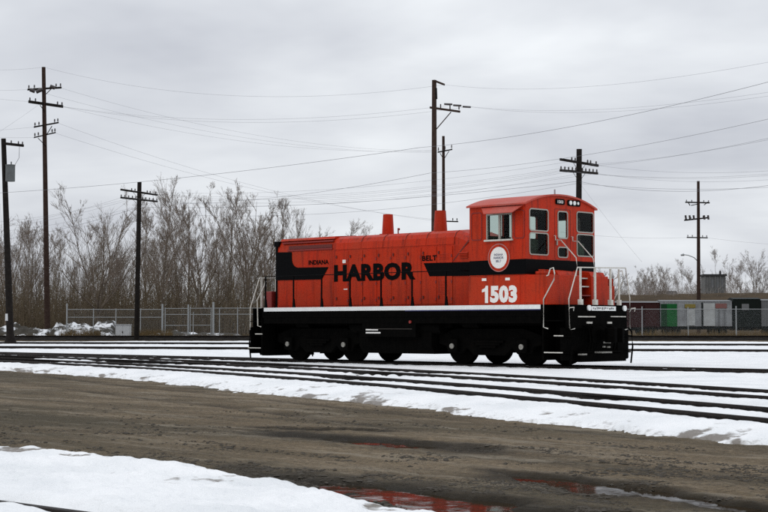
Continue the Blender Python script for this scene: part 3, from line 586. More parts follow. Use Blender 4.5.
# ------------------------------------------------------------------ the locomotive (rail head at z = 0, cab towards +X, near side -Y)
LOCO = empty('switcher_locomotive', (0, 0, 0), 'orange red switcher locomotive with black lettering and white striped deck', 'locomotive')
def part(name, mb, m, parent=LOCO, bevel=0.0): return mb.build(name, m, parent, bevel)
def build_loco():
    # underframe and deck
    deck = part('deck', MB().box(-5.45, 5.46, -1.5, 1.5, 1.30, 1.60).box(-6.06, -5.45, -0.98, 0.98, 1.25, 1.598).box(5.46, 6.08, -0.98, 0.98, 1.25, 1.598), 'black_grime')
    part('frame', MB().box(-6.0, 6.0, -0.62, 0.62, 0.82, 1.30).box(-2.0, 2.0, -1.15, 1.15, 1.0, 1.30).box(-5.3, -2.2, -1.02, 1.02, 1.06, 1.30).box(2.2, 5.3, -1.02, 1.02, 1.06, 1.30), 'black_grime')
    for s in (-1, 1):
        part('deck_stripe', MB().box(-5.37, 5.42, s*1.500, s*1.506, 1.488, 1.604), 'white_paint', deck)
        part('deck_pinstripe', MB().box(0.6, 5.42, s*1.500, s*1.505, 1.462, 1.487), 'navy_paint', deck)
        part('side_sill', MB().box(-5.40, 5.42, s*1.36, s*1.49, 1.12, 1.30), 'black_grime', deck)
    # hood body, lofted along X
    def sec(x, dz):
        h = [(-0.90, 1.602), (-0.90, 3.30-dz), (-0.875, 3.52-dz), (-0.81, 3.64-dz), (-0.68, 3.71-dz), (-0.35, 3.745-dz), (0, 3.755-dz)]
        return [(x, y, z) for y, z in h]+[(x, -y, z) for y, z in h[-2::-1]]
    secs = [sec(-5.42, 0), sec(-2.9, 0), sec(1.94, 0), sec(3.0, 0.36)]; k = len(secs[0]); vs = [p for q in secs for p in q]; fs = []
    for i in range(len(secs)-1):
        for j in range(k-1): fs.append((i*k+j, (i+1)*k+j, (i+1)*k+j+1, i*k+j+1))
    fs += [tuple(range(k)), tuple(range(4*k-1, 3*k-1, -1))]
    hood = part('hood', MB().add(vs, fs), 'red_paint')
    for s in (-1, 1):
        xs = np.linspace(-2.84, 1.86, 9)
        for i in range(8):
            d = part('engine_door', MB().box(xs[i]+0.008, xs[i+1]-0.008, s*0.899, s*0.918, 1.66, 3.26), 'red_panel', hood, 0.006)
            for z in (1.80, 2.28, 3.0): part('hinge', MB().box(xs[i]+0.53, xs[i]+0.575, s*0.918, s*0.926, z-0.04, z+0.04), 'dark_red', hood)
        for i in range(8):
            for z in (3.10, 1.86): part('door_latch', MB().box(xs[i]+0.06, xs[i]+0.10, s*0.918, s*0.945, z-0.04, z+0.04), 'seam_red', hood)
        sx = [-2.86, -1.75, -0.85, 0.03, 0.85, 1.92]
        for i in range(5):
            q = [(s*0.8995, 3.32), (s*0.912, 3.32), (s*0.888, 3.515), (s*0.875, 3.52)]
            part('upper_panel', MB().prism(q, 'x', sx[i]+0.007, sx[i+1]-0.007), 'red_panel', hood)
        # radiator section at the end away from the cab
        xs2 = [-5.36, -4.55, -3.75, -2.92]
        for i in range(3): part('side_panel', MB().box(xs2[i]+0.008, xs2[i+1]-0.008, s*0.899, s*0.908, 1.66, 2.40), 'red_panel', hood, 0.004)
        part('shutter_trim', MB().box(-4.95, -2.95, s*0.90, s*0.925, 3.34, 3.385).box(-5.2, -2.93, s*0.85, s*0.905, 3.575, 3.62), 'dark_red', hood)
        part('shutter_panel', MB().box(-4.90, -2.98, s*0.893, s*0.903, 3.395, 3.50), 'seam_red', hood)
        for x0, x1, z0, z1 in ((1.36, 1.72, 2.92, 3.12), (1.36, 1.66, 1.95, 2.38), (2.1, 2.42, 2.92, 3.10)):
            g = MB()
            for j in range(int((z1-z0)/0.045)): g.prism([(s*0.905, z0+j*0.045), (s*0.930, z0+j*0.045), (s*0.905, z0+j*0.045+0.03)], 'x', x0, x1)
            part('louver', g, 'red_paint', hood)
        # raised plate in front of the cab with the slanted seam
        part('slanted_seam', MB().prism([(1.84, 2.84), (1.88, 2.84), (2.46, 3.385), (2.98, 3.40), (2.98, 3.42), (2.43, 3.405)], 'y', s*0.899, s*0.906), 'seam_red', hood)
        # black paint bands on the hood sides
        b1 = [(-5.42, 2.46), (-3.42, 2.45), (-3.13, 2.81), (-4.48, 2.83)]+[(-4.48+0.28*math.cos(a)*1.0-0.0, 3.11+0.28*math.sin(a)) for a in np.radians(np.linspace(268, 182, 6))]+[(-4.76, 3.31), (-5.42, 3.33)]
        part('black_band', MB().prism(b1, 'y', s*0.9005, s*0.9125), 'black_paint', hood)
        part('black_band', MB().prism([(1.0, 2.44), (3.0, 2.42), (3.0, 2.80), (0.77, 2.82)], 'y', s*0.9005, s*0.9205), 'black_paint', hood)
        fn = (lambda u, v: (u, -0.9285, v)) if s < 0 else (lambda u, v: (-2.4-u, 0.9285, v))
        text('lettering', 'HARBOR', 'black_paint', hood, fn, -2.87, 0.46, 2.36, 2.87, 0.055)
        text('lettering', 'INDIANA', 'black_paint', hood, (lambda u, v: (u, -0.9105, v)) if s < 0 else (lambda u, v: (-2.4-u, 0.9285, v)), -4.0, -3.12, 2.90, 3.04, 0.03)
        text('lettering', 'BELT', 'black_paint', hood, fn, 0.72, 1.28, 2.88, 3.03, 0.03)
        part('number_patch', MB().box(-2.50, -2.37, s*0.917, s*0.932, 2.91, 3.01), 'letter_white', hood)
        part('number_patch', MB().box(-2.46, -2.30, s*0.917, s*0.922, 2.12, 2.15), 'letter_white', hood)
    part('hood_end', MB().box(-5.50, -5.415, -0.91, 0.91, 1.60, 3.55).box(-5.56, -5.34, -0.93, 0.93, 3.50, 3.665).box(-5.515, -5.50, -0.7, 0.7, 1.9, 3.3), 'black_paint', hood, 0.01)
    rt_ = part('radiator_roof', MB().prism([(-0.86, 3.66), (-0.80, 3.735), (0, 3.79), (0.80, 3.735), (0.86, 3.66)], 'x', -5.33, -2.92), 'red_paint', hood)
    seam = MB()
    for x in (-1.75, -0.85, 0.03, 0.85, 1.92):
        for s in (-1, 1): seam.prism([(s*0.877, 3.52), (s*0.815, 3.642), (s*0.68, 3.713), (s*0.68, 3.720), (s*0.822, 3.649), (s*0.884, 3.523)], 'x', x-0.01, x+0.01)
    part('roof_seam', seam, 'seam_red', hood)
    for cx in (-1.52, 0.58):
        rb_, rt2 = (0.185, 0.148) if cx < 0 else (0.205, 0.160); vs = []; fs = []; K = 20
        for r_, z_ in ((rb_, 3.70), (rt2, 4.36), (rt2-0.02, 4.36), (rt2-0.02, 4.0)):
            vs += [(cx+r_*math.cos(2*PI*k/K), r_*math.sin(2*PI*k/K), z_) for k in range(K)]
        for q in range(3): fs += [(q*K+k, q*K+(k+1) % K, (q+1)*K+(k+1) % K, (q+1)*K+k) for k in range(K)]
        fs.append(tuple(range(3*K, 4*K)))
        st = part('exhaust_stack', MB().add(vs, fs), 'red_paint')
        part('stack_flange', MB().cyl((cx, 0, 3.74), (cx, 0, 3.775), 0.26, 20), 'red_paint', st)
    part('lifting_eye', MB().cyl((-0.62, -0.5, 3.70), (-0.62, -0.5, 3.86), 0.02, 8).cyl((-0.62, -0.5, 3.86), (-0.62, -0.46, 3.86), 0.035, 10), 'dark_red', hood)
    # box below the cab
    under = part('battery_box', MB().box(2.96, 4.96, -1.49, 1.49, 1.602, 2.39).box(4.96, 5.62, -1.49, -0.04, 1.602, 2.38).box(4.96, 5.62, 0.42, 1.17, 1.602, 2.38).box(4.96, 5.60, 1.17, 1.49, 1.602, 2.13), 'red_paint', LOCO, 0.015)
    for y0, y1, z in ((-1.42, -0.14, 2.38), (0.47, 1.12, 2.38)): part('box_lid', MB().prism([(4.97, z), (5.56, z), (5.50, z+0.10), (4.97, z+0.16)], 'y', y0+0.5 if y0 < 0 else y0, y1), 'red_panel', under, 0.01)
    part('filler_cap', MB().box(5.18, 5.45, -1.42, -1.18, 2.385, 2.47).cyl((5.31, -1.3, 2.47), (5.31, -1.3, 2.52), 0.09, 12), 'red_paint', under, 0.02)
    for z in (1.84, 2.08, 2.30): part('stair_tread', MB().box(5.05, 5.60-0.22*(z-1.84), -0.035, 0.415, z, z+0.03), 'rail_white' if z > 1.9 else 'dark_red', under)
    for s in (-1, 1):
        part('side_plate', MB().box(3.10, 4.74, s*1.489, s*1.497, 1.66, 2.35), 'red_panel', under, 0.004)
        part('side_plate', MB().box(4.80, 5.55, s*1.489, s*1.496, 1.66, 2.33), 'red_panel', under, 0.004)
        fn2 = (lambda u, v: (u, -1.4990, v)) if s < 0 else (lambda u, v: (8.07-u, 1.4990, v))
        text('road_number', '503', 'letter_white', under, fn2, 3.715, 4.64, 1.66, 2.12, 0.06)
        one = [(3.535, 1.66), (3.645, 1.66), (3.645, 2.12), (3.565, 2.12), (3.53, 2.055), (3.43, 2.02), (3.43, 1.945), (3.535, 1.965)]
        part('road_number', MB().add([fn2(*q) for q in one], [tuple(range(8))]), 'letter_white', under)
        for xa in (3.43, 4.24): part('reflector_patch', MB().box(xa, xa+0.155, s*1.497, s*1.500, 2.25, 2.32), 'letter_white', under)
    # cab shell
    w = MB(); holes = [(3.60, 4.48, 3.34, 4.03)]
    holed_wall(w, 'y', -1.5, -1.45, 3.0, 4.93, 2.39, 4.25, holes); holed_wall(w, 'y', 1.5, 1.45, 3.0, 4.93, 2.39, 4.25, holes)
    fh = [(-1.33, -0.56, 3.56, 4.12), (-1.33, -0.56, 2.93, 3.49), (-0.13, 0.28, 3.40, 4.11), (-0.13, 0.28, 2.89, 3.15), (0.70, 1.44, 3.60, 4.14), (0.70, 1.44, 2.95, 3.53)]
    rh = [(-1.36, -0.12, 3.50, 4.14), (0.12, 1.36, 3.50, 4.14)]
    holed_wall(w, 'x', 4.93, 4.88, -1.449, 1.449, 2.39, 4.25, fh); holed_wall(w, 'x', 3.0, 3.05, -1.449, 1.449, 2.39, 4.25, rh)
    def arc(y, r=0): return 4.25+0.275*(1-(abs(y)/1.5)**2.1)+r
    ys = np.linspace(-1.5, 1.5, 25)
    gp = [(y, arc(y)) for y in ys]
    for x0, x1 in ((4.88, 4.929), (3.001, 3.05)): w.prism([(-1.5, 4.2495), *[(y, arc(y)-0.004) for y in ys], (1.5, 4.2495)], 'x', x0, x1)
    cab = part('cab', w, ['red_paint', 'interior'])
    yr = np.linspace(-1.57, 1.57, 29); rf = MB(); vs = []
    for x in (2.94, 4.985):
        for y in yr: vs += [(x, y, 4.25+0.275*(1-(abs(y)/1.5)**2.1)+0.045), (x, y, 4.25+0.275*(1-(abs(y)/1.5)**2.1))]
    n = len(yr)*2; fs = []
    for i in range(len(yr)-1):
        a, b = 2*i, 2*(i+1); fs += [(a, n+a, n+b, b), (a+1, b+1, n+b+1, n+a+1), (a, b, b+1, a+1), (n+a, n+a+1, n+b+1, n+b)]
    fs += [(0, 1, n+1, n), (n-2, 2*n-2, 2*n-1, n-1)]
    rf.add(vs, fs); roof = part('cab_roof', rf, 'red_sky_sheen', cab)
    part('antenna', MB().cyl((4.3, 0.55, 4.5), (4.3, 0.55, 4.78), 0.022, 8).cyl((4.3, 0.55, 4.5), (4.3, 0.55, 4.56), 0.05, 10), 'galvanised', cab)
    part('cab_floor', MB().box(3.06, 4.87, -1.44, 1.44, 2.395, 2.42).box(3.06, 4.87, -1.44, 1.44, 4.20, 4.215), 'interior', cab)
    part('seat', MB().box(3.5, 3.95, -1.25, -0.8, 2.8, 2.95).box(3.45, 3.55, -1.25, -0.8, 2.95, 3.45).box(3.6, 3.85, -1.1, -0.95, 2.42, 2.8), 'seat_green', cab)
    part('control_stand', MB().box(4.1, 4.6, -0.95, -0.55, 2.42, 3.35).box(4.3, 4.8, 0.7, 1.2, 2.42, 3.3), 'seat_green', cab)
    for s in (-1, 1):
        sw = MB(); sw.box(3.595, 3.635, s*1.455, s*1.512, 3.34, 4.03).box(4.445, 4.485, s*1.455, s*1.512, 3.34, 4.03).box(3.635, 4.445, s*1.455, s*1.512, 3.99, 4.03).box(4.02, 4.08, s*1.46, s*1.513, 3.34, 3.99)
        f = part('side_window', sw, 'silver', cab)
        part('window_sill', MB().box(3.55, 4.52, s*1.46, s*1.56, 3.295, 3.340), 'rail_white', f)
        part('pane', MB().box(3.635, 4.02, s*1.485, s*1.490, 3.345, 3.99), 'window_glass', f); part('pane', MB().box(4.08, 4.445, s*1.474, s*1.479, 3.345, 3.99), 'window_glass', f)
        for x0, x1 in ((3.06, 3.44), (4.55, 4.905)):
            p = part('blanked_window', ring(MB(), rrect(x0, x1, 3.34, 4.09, 0.07), rrect(x0+0.022, x1-0.022, 3.362, 4.068, 0.06), 'y', s*1.499, s*1.512), 'dark_red', cab)
        aw = [(3.42, s*1.505, 4.225), (4.86, s*1.505, 4.225), (4.69, s*1.745, 4.03), (3.70, s*1.745, 4.03)]
        aw2 = [(x, y, z-0.02) for x, y, z in aw]
        part('awning', MB().add(aw+aw2, [(0, 1, 2, 3), (7, 6, 5, 4), (0, 4, 5, 1), (1, 5, 6, 2), (2, 6, 7, 3), (3, 7, 4, 0)]), 'red_sky_sheen', cab)
        part('black_band', MB().prism([(2.995, 2.405), (4.934, 2.40), (4.934, 2.80), (2.995, 2.79)], 'y', s*1.5, s*1.504), 'black_paint', cab)
        em = part('emblem', MB().cyl((4.03, s*1.504, 2.855), (4.03, s*1.514, 2.855), 0.375, 40), 'pink_letter', cab)
        part('emblem_ring', MB().cyl((4.03, s*1.514, 2.855), (4.03, s*1.517, 2.855), 0.352, 40), 'red_paint', em)
        part('emblem_disc', MB().cyl((4.03, s*1.517, 2.855), (4.03, s*1.520, 2.855), 0.285, 40), 'letter_white', em)
        for tx, z0, z1, hw in (('INDIANA', 2.905, 2.965, 0.15), ('HARBOR', 2.82, 2.885, 0.17), ('BELT', 2.735, 2.795, 0.09)):
            text('emblem_lettering', tx, 'navy_paint', em, (lambda u, v: (u, -1.5215, v)) if s < 0 else (lambda u, v: (8.06-u, 1.5215, v)), 4.03-hw, 4.03+hw, z0, z1, 0.02)
    part('black_band', MB().box(4.93, 4.935, -1.504, 1.504, 2.405, 2.80), 'black_paint', cab)
    for y0, y1, z0, z1 in fh:
        f = part('front_window', ring(MB(), rrect(y0-0.022, y1+0.022, z0-0.022, z1+0.022, 0.085), rrect(y0+0.012, y1-0.012, z0+0.012, z1-0.012, 0.06), 'x', 4.925, 4.945), 'silver', cab)
        part('pane', MB().box(4.905, 4.910, y0, y1, z0, z1), 'window_glass', f)
    for y0, y1, z0, z1 in rh:
        f = part('rear_window', ring(MB(), rrect(y0-0.02, y1+0.02, z0-0.02, z1+0.02, 0.07), rrect(y0+0.01, y1-0.01, z0+0.01, z1-0.01, 0.05), 'x', 2.985, 3.005), 'dark_red', cab)
        part('pane', MB().box(3.022, 3.027, y0, y1, z0, z1), 'window_glass', f)
        part('window_bar', MB().box(3.0, 3.05, (y0+y1)/2-0.03, (y0+y1)/2+0.03, z0, z1), 'interior', f)
    dr = part('cab_door', ring(MB(), rrect(-0.27, 0.42, 2.81, 4.18, 0.05), rrect(-0.258, 0.408, 2.822, 4.168, 0.045), 'x', 4.929, 4.936), 'seam_red', cab)
    part('handle', MB().box(4.935, 4.97, -0.22, -0.18, 3.2, 3.36), 'silver', dr)
    nb = part('number_board', MB().prism(rrect(-0.24, 0.15, 4.295, 4.445, 0.04), 'x', 4.929, 4.955), 'black_paint', cab)
    text('board_number', '1503', 'letter_white', nb, lambda u, v: (4.957, u, v), -0.165, 0.075, 4.33, 4.41, 0.02)
    hb = part('headlight', MB().prism(rrect(0.28, 0.84, 4.285, 4.445, 0.05), 'x', 4.929, 4.955), 'black_paint', cab)
    for y, r in ((0.39, 0.058), (0.56, 0.058), (0.72, 0.04)): part('lamp_lens', MB().cyl((4.955, y, 4.368), (4.975, y, 4.368), r, 16), 'lens', hb)
    # door handrails
    for y in (-0.3, 0.45):
        part('stair_handrail', MB().tube([(4.93, y, 3.45), (4.98, y, 3.45), (4.98, y, 3.33), (5.16, y, 3.325), (5.66, y, 2.84), (5.70, y, 2.55), (5.66, y, 2.36)], 0.015, 6), 'rail_white')
    # walkway railing on both sides
    for s in (-1, 1):
        part('walkway_handrail', MB().tube([(-5.36, s*1.47, 2.555), (-1, s*1.47, 2.555), (2.3, s*1.47, 2.555), (2.6, s*1.2, 2.555), (2.62, s*0.92, 2.555)], 0.013, 6), 'black_paint')
        for x in (-5.33, -4.06, -2.83, -1.63, -0.37, 0.84, 2.11):
            part('stanchion', MB().box(x-0.020, x+0.020, s*1.455, s*1.485, 1.60, 2.56).prism([(x-0.035, 1.60), (x+0.075, 1.60), (x+0.035, 1.86), (x-0.015, 1.86)], 'y', s*1.452, s*1.488), 'black_paint')
    # end handrails, white
    def white(name, pts, r=0.017): part(name, MB().tube(pts, r, 8), 'rail_white')
    for s in (-1, 1):
        white('grab_rail', [(5.62, s*1.50, 2.34), (5.68, s*1.5, 2.36), (5.74, s*1.5, 2.52), (5.84, s*1.5, 2.545), (5.88, s*1.5, 2.40), (5.86, s*1.5, 2.24), (5.53, s*1.52, 1.74), (5.53, s*1.52, 1.02), (5.66, s*1.50, 0.98)])
        white('grab_rail', [(-5.34, s*1.45, 2.52), (-5.40, s*1.45, 2.30), (-5.66, s*1.52, 1.85), (-5.63, s*1.52, 1.05), (-5.50, s*1.5, 1.02)])
    white('end_railing', [(6.14, -1.0, 0.98), (6.14, -1.22, 0.95), (6.14, -1.25, 1.74), (6.14, -0.88, 2.56), (6.14, 1.24, 2.60), (6.14, 1.42, 1.78), (6.14, 1.42, 0.98), (6.14, 1.2, 0.95)])
    white('end_railing', [(-6.1, 1.25, 0.95), (-6.1, 1.25, 1.70), (-6.1, 0.9, 2.56), (-6.1, -1.05, 2.545), (-6.1, -1.42, 1.60), (-6.1, -1.42, 0.92)])
    for x, y, w_ in ((6.12, -0.73, 0.045), (6.12, -0.10, 0.05), (6.12, 0.58, 0.05), (6.12, 0.96, 0.035)):
        part('railing_post', MB().box(x-0.02, x+0.02, y-w_*0.55, y+w_*0.55, 1.60, 2.56).box(x-0.05, x+0.05, y-w_*1.2, y+w_*1.2, 1.60, 1.74), 'rail_white')
    for x, y in ((-6.1, -0.95), (-6.1, -0.35), (-6.1, 0.4)): part('railing_post', MB().box(x-0.02, x+0.02, y-0.035, y+0.035, 1.60, 2.55), 'rail_white')
    for ya in (-0.97, 0.42): part('sand_box', MB().box(-5.93, -5.62, ya, ya+0.55, 1.60, 2.12), 'dark_red', LOCO, 0.02)
    # ends: sills, steps, pilots, couplers
    for e in (-1, 1):
        part('end_sill', MB().box(e*6.06, e*6.13, -1.30, 1.30, 0.98, 1.60), 'black_grime', LOCO, 0.01)
        part('pilot', MB().prism([(-1.05, 0.14), (1.05, 0.14), (1.2, 0.4), (1.25, 0.98), (-1.25, 0.98), (-1.2, 0.4)], 'x', e*6.0, e*6.05).box(e*6.05, e*6.26, -0.95, -0.35, 0.36, 0.40).box(e*6.05, e*6.26, 0.35, 0.95, 0.36, 0.40).box(e*5.95, e*6.2, -0.85, 1.15, 0.12, 0.34), 'black_grime')
        cp = part('coupler', MB().box(e*6.05, e*6.5, -0.12, 0.12, 0.70, 0.95).box(e*6.05, e*6.2, -0.3, 0.3, 0.62, 1.04).prism([(e*6.45, -0.14), (e*6.62, -0.24), (e*6.80, -0.20), (e*6.80, -0.08), (e*6.66, -0.02), (e*6.68, 0.10), (e*6.82, 0.12), (e*6.80, 0.24), (e*6.60, 0.24), (e*6.45, 0.14)], 'z', 0.62, 1.00), 'black_grime', LOCO, 0.015)
        part('uncoupling_lever', MB().tube([(e*6.18, -1.2, 0.86), (e*6.22, -0.9, 1.08), (e*6.24, -0.2, 1.08), (e*6.3, 0, 1.05)], 0.013, 6), 'black_grime')
        for y in (-1.30, 1.34): part('air_hose', MB().tube([(e*6.15, y, 1.0), (e*6.25, y, 0.9), (e*6.27, y*1.01, 0.5), (e*6.22, y*1.0, 0.06)], 0.024, 8), 'black_grime')
        for y in (-0.62, -0.5, 0.42, 0.54): part('air_hose', MB().tube([(e*6.13, y, 1.05), (e*6.30, y, 0.98), (e*6.36, y*1.02, 0.66), (e*6.30, y*1.06, 0.42)], 0.022, 8), 'black_grime')
        for s in (-1, 1):
            part('step_stringer', MB().prism([(e*5.46, 0.17), (e*5.50, 0.17), (e*5.50, 1.30), (e*5.46, 1.30)], 'y', s*0.98, s*1.49).prism([(e*6.02, 0.17 if e > 0 else 0.20), (e*6.06, 0.2), (e*6.06, 1.0), (e*6.02, 1.0)], 'y', s*0.98, s*1.46).box(e*5.48, e*6.04, s*0.96, s*0.99, 0.2, 1.26), 'black_grime')
            for z, xa, xb in ((0.37, 5.52, 6.12), (0.80, 5.84 if e > 0 else 5.45, 6.14 if e > 0 else 5.78), (1.2, 5.50, 6.04)):
                st = part('step', MB().box(e*xa, e*xb, s*1.0, s*1.485, z-0.03, z), 'black_grime')
                if z < 1: part('step_edge', MB().box(e*xa, e*xb, s*1.485, s*1.50, z-0.014, z+0.014), 'rail_white', st)
    # small fittings on the cab end sill
    part('control_socket_plate', MB().box(6.13, 6.145, -0.28, 0.78, 1.45, 1.565), 'lens')
    mk = MB(); rr = random.Random(3)
    y = -0.22
    while y < 0.7: w_ = rr.uniform(0.02, 0.06); mk.box(6.145, 6.149, y, y+w_, 1.475+rr.uniform(0, 0.03), 1.52+rr.uniform(0, 0.03)); y += w_+rr.uniform(0.015, 0.05)
    part('plate_marks', mk, 'car_grey')
    for y in (-0.40, 1.17): part('marker_lamp', MB().cyl((6.13, y, 1.52), (6.17, y, 1.52), 0.075, 14), 'lens')
    for q in ((6.142, -0.86, -0.12, 1.275, 1.305), (6.142, 0.56, 1.24, 1.285, 1.31), (6.15, -0.5, -0.26, 1.11, 1.16), (6.15, 0.40, 0.60, 1.11, 1.16)): part('sill_trim', MB().box(6.131, *q), 'rail_white')
    for q in ((6.36, 6.40, -0.08, 0.20, 0.60, 0.645), (6.36, 6.40, -0.12, -0.04, 0.49, 0.53), (6.36, 6.40, 0.06, 0.18, 0.48, 0.52), (6.18, 6.42, -0.22, 0.22, 0.345, 0.385), (6.18, 6.30, -0.93, -0.70, 0.30, 0.34)): part('glad_hand', MB().box(*q), 'journal_grey')
    part('step_lamp', MB().cyl((6.0, -0.98, 1.41), (6.0, -1.04, 1.41), 0.085, 16), 'journal_grey')
    for y in (-1.18, 1.52): part('grab_loop', MB().tube([(6.10, y-0.06, 1.42), (6.16, y-0.06, 1.52), (6.16, y+0.12, 1.53), (6.12, y+0.14, 1.44)], 0.016, 6), 'rail_white')
    # tank, reservoirs and running gear
    tk = part('fuel_tank', MB().prism([(-1.30, 1.12), (-1.30, 0.48), (-1.15, 0.27), (1.15, 0.27), (1.30, 0.48), (1.30, 1.12)], 'x', -1.42, 1.42), 'black_grime', LOCO, 0.02)
    for q in ((-0.46, 0.90), (-0.36, 0.815)): part('stencil_line', MB().box(-0.95, q[0], -1.504, -1.501, q[1]+0.02, q[1]+0.06), 'letter_white', tk)
    part('valve_panel', MB().box(-1.1, 1.0, -1.5, -1.28, 0.74, 1.12), 'black_grime', tk); part('panel_trim', MB().box(-0.75, 0.87, -1.508, -1.5, 0.955, 0.975), 'steel', tk)
    part('fuel_gauge', MB().cyl((0.80, -1.48, 1.16), (0.80, -1.52, 1.16), 0.045, 10), 'dark_red', tk)
    for s in (-1, 1): part('air_reservoir', MB().cyl((-1.75, s*1.18, 1.02), (1.75, s*1.18, 1.02), 0.19, 16), 'black_grime')
    for tx in (-3.35, 3.35):
        tr = MB().box(tx-0.35, tx+0.35, -1.0, 1.0, 0.42, 0.98).box(tx-1.75, tx+1.75, -0.55, 0.55, 0.50, 0.86)
        tr = part('truck', tr, 'black_grime')
        for s in (-1, 1):
            pf = [(-1.80, 0.80), (-1.80, 0.56), (-1.55, 0.50), (-1.46, 0.32), (-0.98, 0.30), (-0.80, 0.46), (-0.55, 0.26), (0.55, 0.26), (0.80, 0.46), (0.98, 0.30), (1.46, 0.32), (1.55, 0.50), (1.80, 0.56), (1.80, 0.80), (1.2, 0.98), (-1.2, 0.98)]
            part('side_frame', MB().prism([(tx+a, b) for a, b in pf], 'y', s*0.98, s*1.12), 'black_grime', tr, 0.015)
            part('leaf_spring', MB().box(tx-0.55, tx+0.55, s*1.12, s*1.19, 0.60, 0.66).box(tx-0.42, tx+0.42, s*1.12, s*1.19, 0.53, 0.59).box(tx-0.28, tx+0.28, s*1.12, s*1.19, 0.46, 0.52), 'black_grime', tr)
            part('brake_cylinder', MB().cyl((tx-0.9, s*1.08, 1.12), (tx-0.35, s*1.08, 1.12), 0.13, 14), 'black_grime', tr)
            for ax in (-1.22, 1.22):
                x = tx+ax
                part('journal_box', MB().box(x-0.17, x+0.17, s*1.10, s*1.24, 0.34, 0.70), 'black_grime', tr, 0.02)
                part('journal_cap', MB().cyl((x, s*1.24, 0.50), (x, s*1.275, 0.50), 0.072, 16), 'journal_grey', tr)
                part('wheel', MB().cyl((x, s*0.70, 0.508), (x, s*0.82, 0.508), 0.508, 32).cyl((x, s*0.675, 0.508), (x, s*0.70, 0.508), 0.535, 32).cyl((x, 0, 0.508), (x, s*0.70, 0.508), 0.09, 12), 'black_grime', tr)
                part('brake_shoe', MB().box(x+0.52, x+0.60, s*0.70, s*0.80, 0.30, 0.66), 'black_grime', tr)
build_loco()
# ------------------------------------------------------------------ poles and wires
def pole_mesh(base, top, r0, r1): return MB().tube([base, (np.asarray(base)+np.asarray(top))/2, top], r0, 10, r1=r1)
def arm_box(mb, a, b, w=0.05, h=0.06):
    a = Vector(V(a)); b = Vector(V(b)); d = (b-a).normalized(); q = d.cross(Vector((0, 0, 1))).normalized()*w; u = Vector((0, 0, h))
    vs = [a-q-u, a+q-u, a+q+u, a-q+u, b-q-u, b+q-u, b+q+u, b-q+u]
    return mb.add(vs, [(0, 1, 2, 3), (7, 6, 5, 4), (0, 4, 5, 1), (1, 5, 6, 2), (2, 6, 7, 3), (3, 7, 4, 0)])
def rel(o, *ps): return [np.asarray(p)-o for p in ps]
def utility_pole(xt, yt, xb, yb, D, r0, r1, m, label, zb=None):
    """pole standing at depth D; its arms are added by the caller in world points"""
    b = atD(xb, yb, D); t = atD(xt, yt, D)
    if zb is not None: d = (t-b)/(t[2]-b[2]); b = b+d*(zb-b[2])
    e = empty('utility_pole', b, label, 'utility pole', 'poles around the yard')
    pole_mesh(b*0, t-b, r0, r1).build('pole', m, e)
    return e, b, t
def arm(e, b, D, x0, y0, x1, y1, dd, m, w=0.05, h=0.06):
    """cross arm between two picture points, its far end dd metres farther than its near end"""
    p = atD(x0, y0, D-dd/2); q = atD(x1, y1, D+dd/2)
    return arm_box(MB(), p-b, q-b, w, h).build('crossarm', m, e), p, q
def pins(a, b, p, q, ts, h=0.16, r=0.035):
    for t in ts:
        c = p+(q-p)*t-b
        MB().cyl(c+[0, 0, 0.05], c+[0, 0, h*0.55], r*0.45, 6).cyl(c+[0, 0, h*0.45], c+[0, 0, h+0.03], r, 8, r1=r*0.7).build('insulator', 'insulator', a)
PT = {}
# tall pole at the left, in front of the thicket
D = 132; e, b, t = utility_pole(43.6, 67, 47.5, 336, D, 0.25, 0.16, 'wood_pole', 'very tall brown power pole with four crossarms at left', 0.0)
for x0, y0, x1, y1, w in ((27.5, 89.5, 61.5, 87.5, .07), (28.5, 101.5, 63, 106.5, .10), (34, 127, 58.5, 122.5, .06), (34, 137.5, 55.5, 132.5, .05)):
    a, p, q = arm(e, b, D, x0, y0, x1, y1, 1.2, 'wood_dark', w, w*1.1); PT.setdefault('tall', []).append((p, q))
    pins(a, b, p, q, (0.04, 0.2, 0.84, 0.97), 0.34, 0.07)
for x0, y0, x1, y1 in ((46, 94, 51, 89), (40, 105, 45, 112), (52, 126, 47, 134), (38, 138, 46, 146)):
    MB().tube(rel(b, atD(x0, y0, D-0.2), atD(x1, y1, D-0.2)), 0.035, 6).build('brace', 'wood_dark', e)
PT['talltop'] = t
for x0, y0, x1, y1 in ((30, 89.5, 35, 91.5), (36, 92, 43, 89), (50, 86, 55, 88)): MB().tube(rel(b, atD(x0, y0, D-0.6), atD(x1, y1, D-0.5)), 0.16, 8).build('insulator', 'insulator', e)
# black pole with transformer at the left edge
D = 98; e, b, t = utility_pole(3.5, 138.5, 10.5, 343, D, 0.24, 0.15, 'wood_dark', 'black wooden pole with transformer at the left edge', -0.2)
MB().tube(rel(b, atD(10.5, 345, D), atD(10.2, 334, D)), 0.42, 10, r1=0.24).build('pole_butt', 'wood_dark', e)
a, p, q = arm(e, b, D, 3, 143.3, 23.5, 145.6, 1.0, 'wood_dark', .06, .08); pins(a, b, p, q, (0.4, 0.75, 0.95), 0.22, 0.05); PT['edge'] = (p, q)
c = atD(10.3, 173.5, D-0.35)-b
MB().cyl(c-[0, 0, 0.5], c+[0, 0, 0.5], 0.30, 18).build('transformer', 'transformer', e); MB().cyl(c+[0, 0, 0.5], c+[0, 0, 0.56], 0.315, 18).cyl(c+[0.1, 0, 0.56], c+[0.1, 0, 0.75], 0.04, 8).build('transformer_lid', 'transformer', e)
MB().tube(rel(b, atD(19.5, 146, D), atD(19, 158, D), atD(13, 168, D-0.3)), 0.015, 6).build('drop_wire', 'wire', e)
MB().box(-0.12, 0.12, -0.34, -0.24, 1.55, 2.0).build('meter_box', 'cabinet', e)
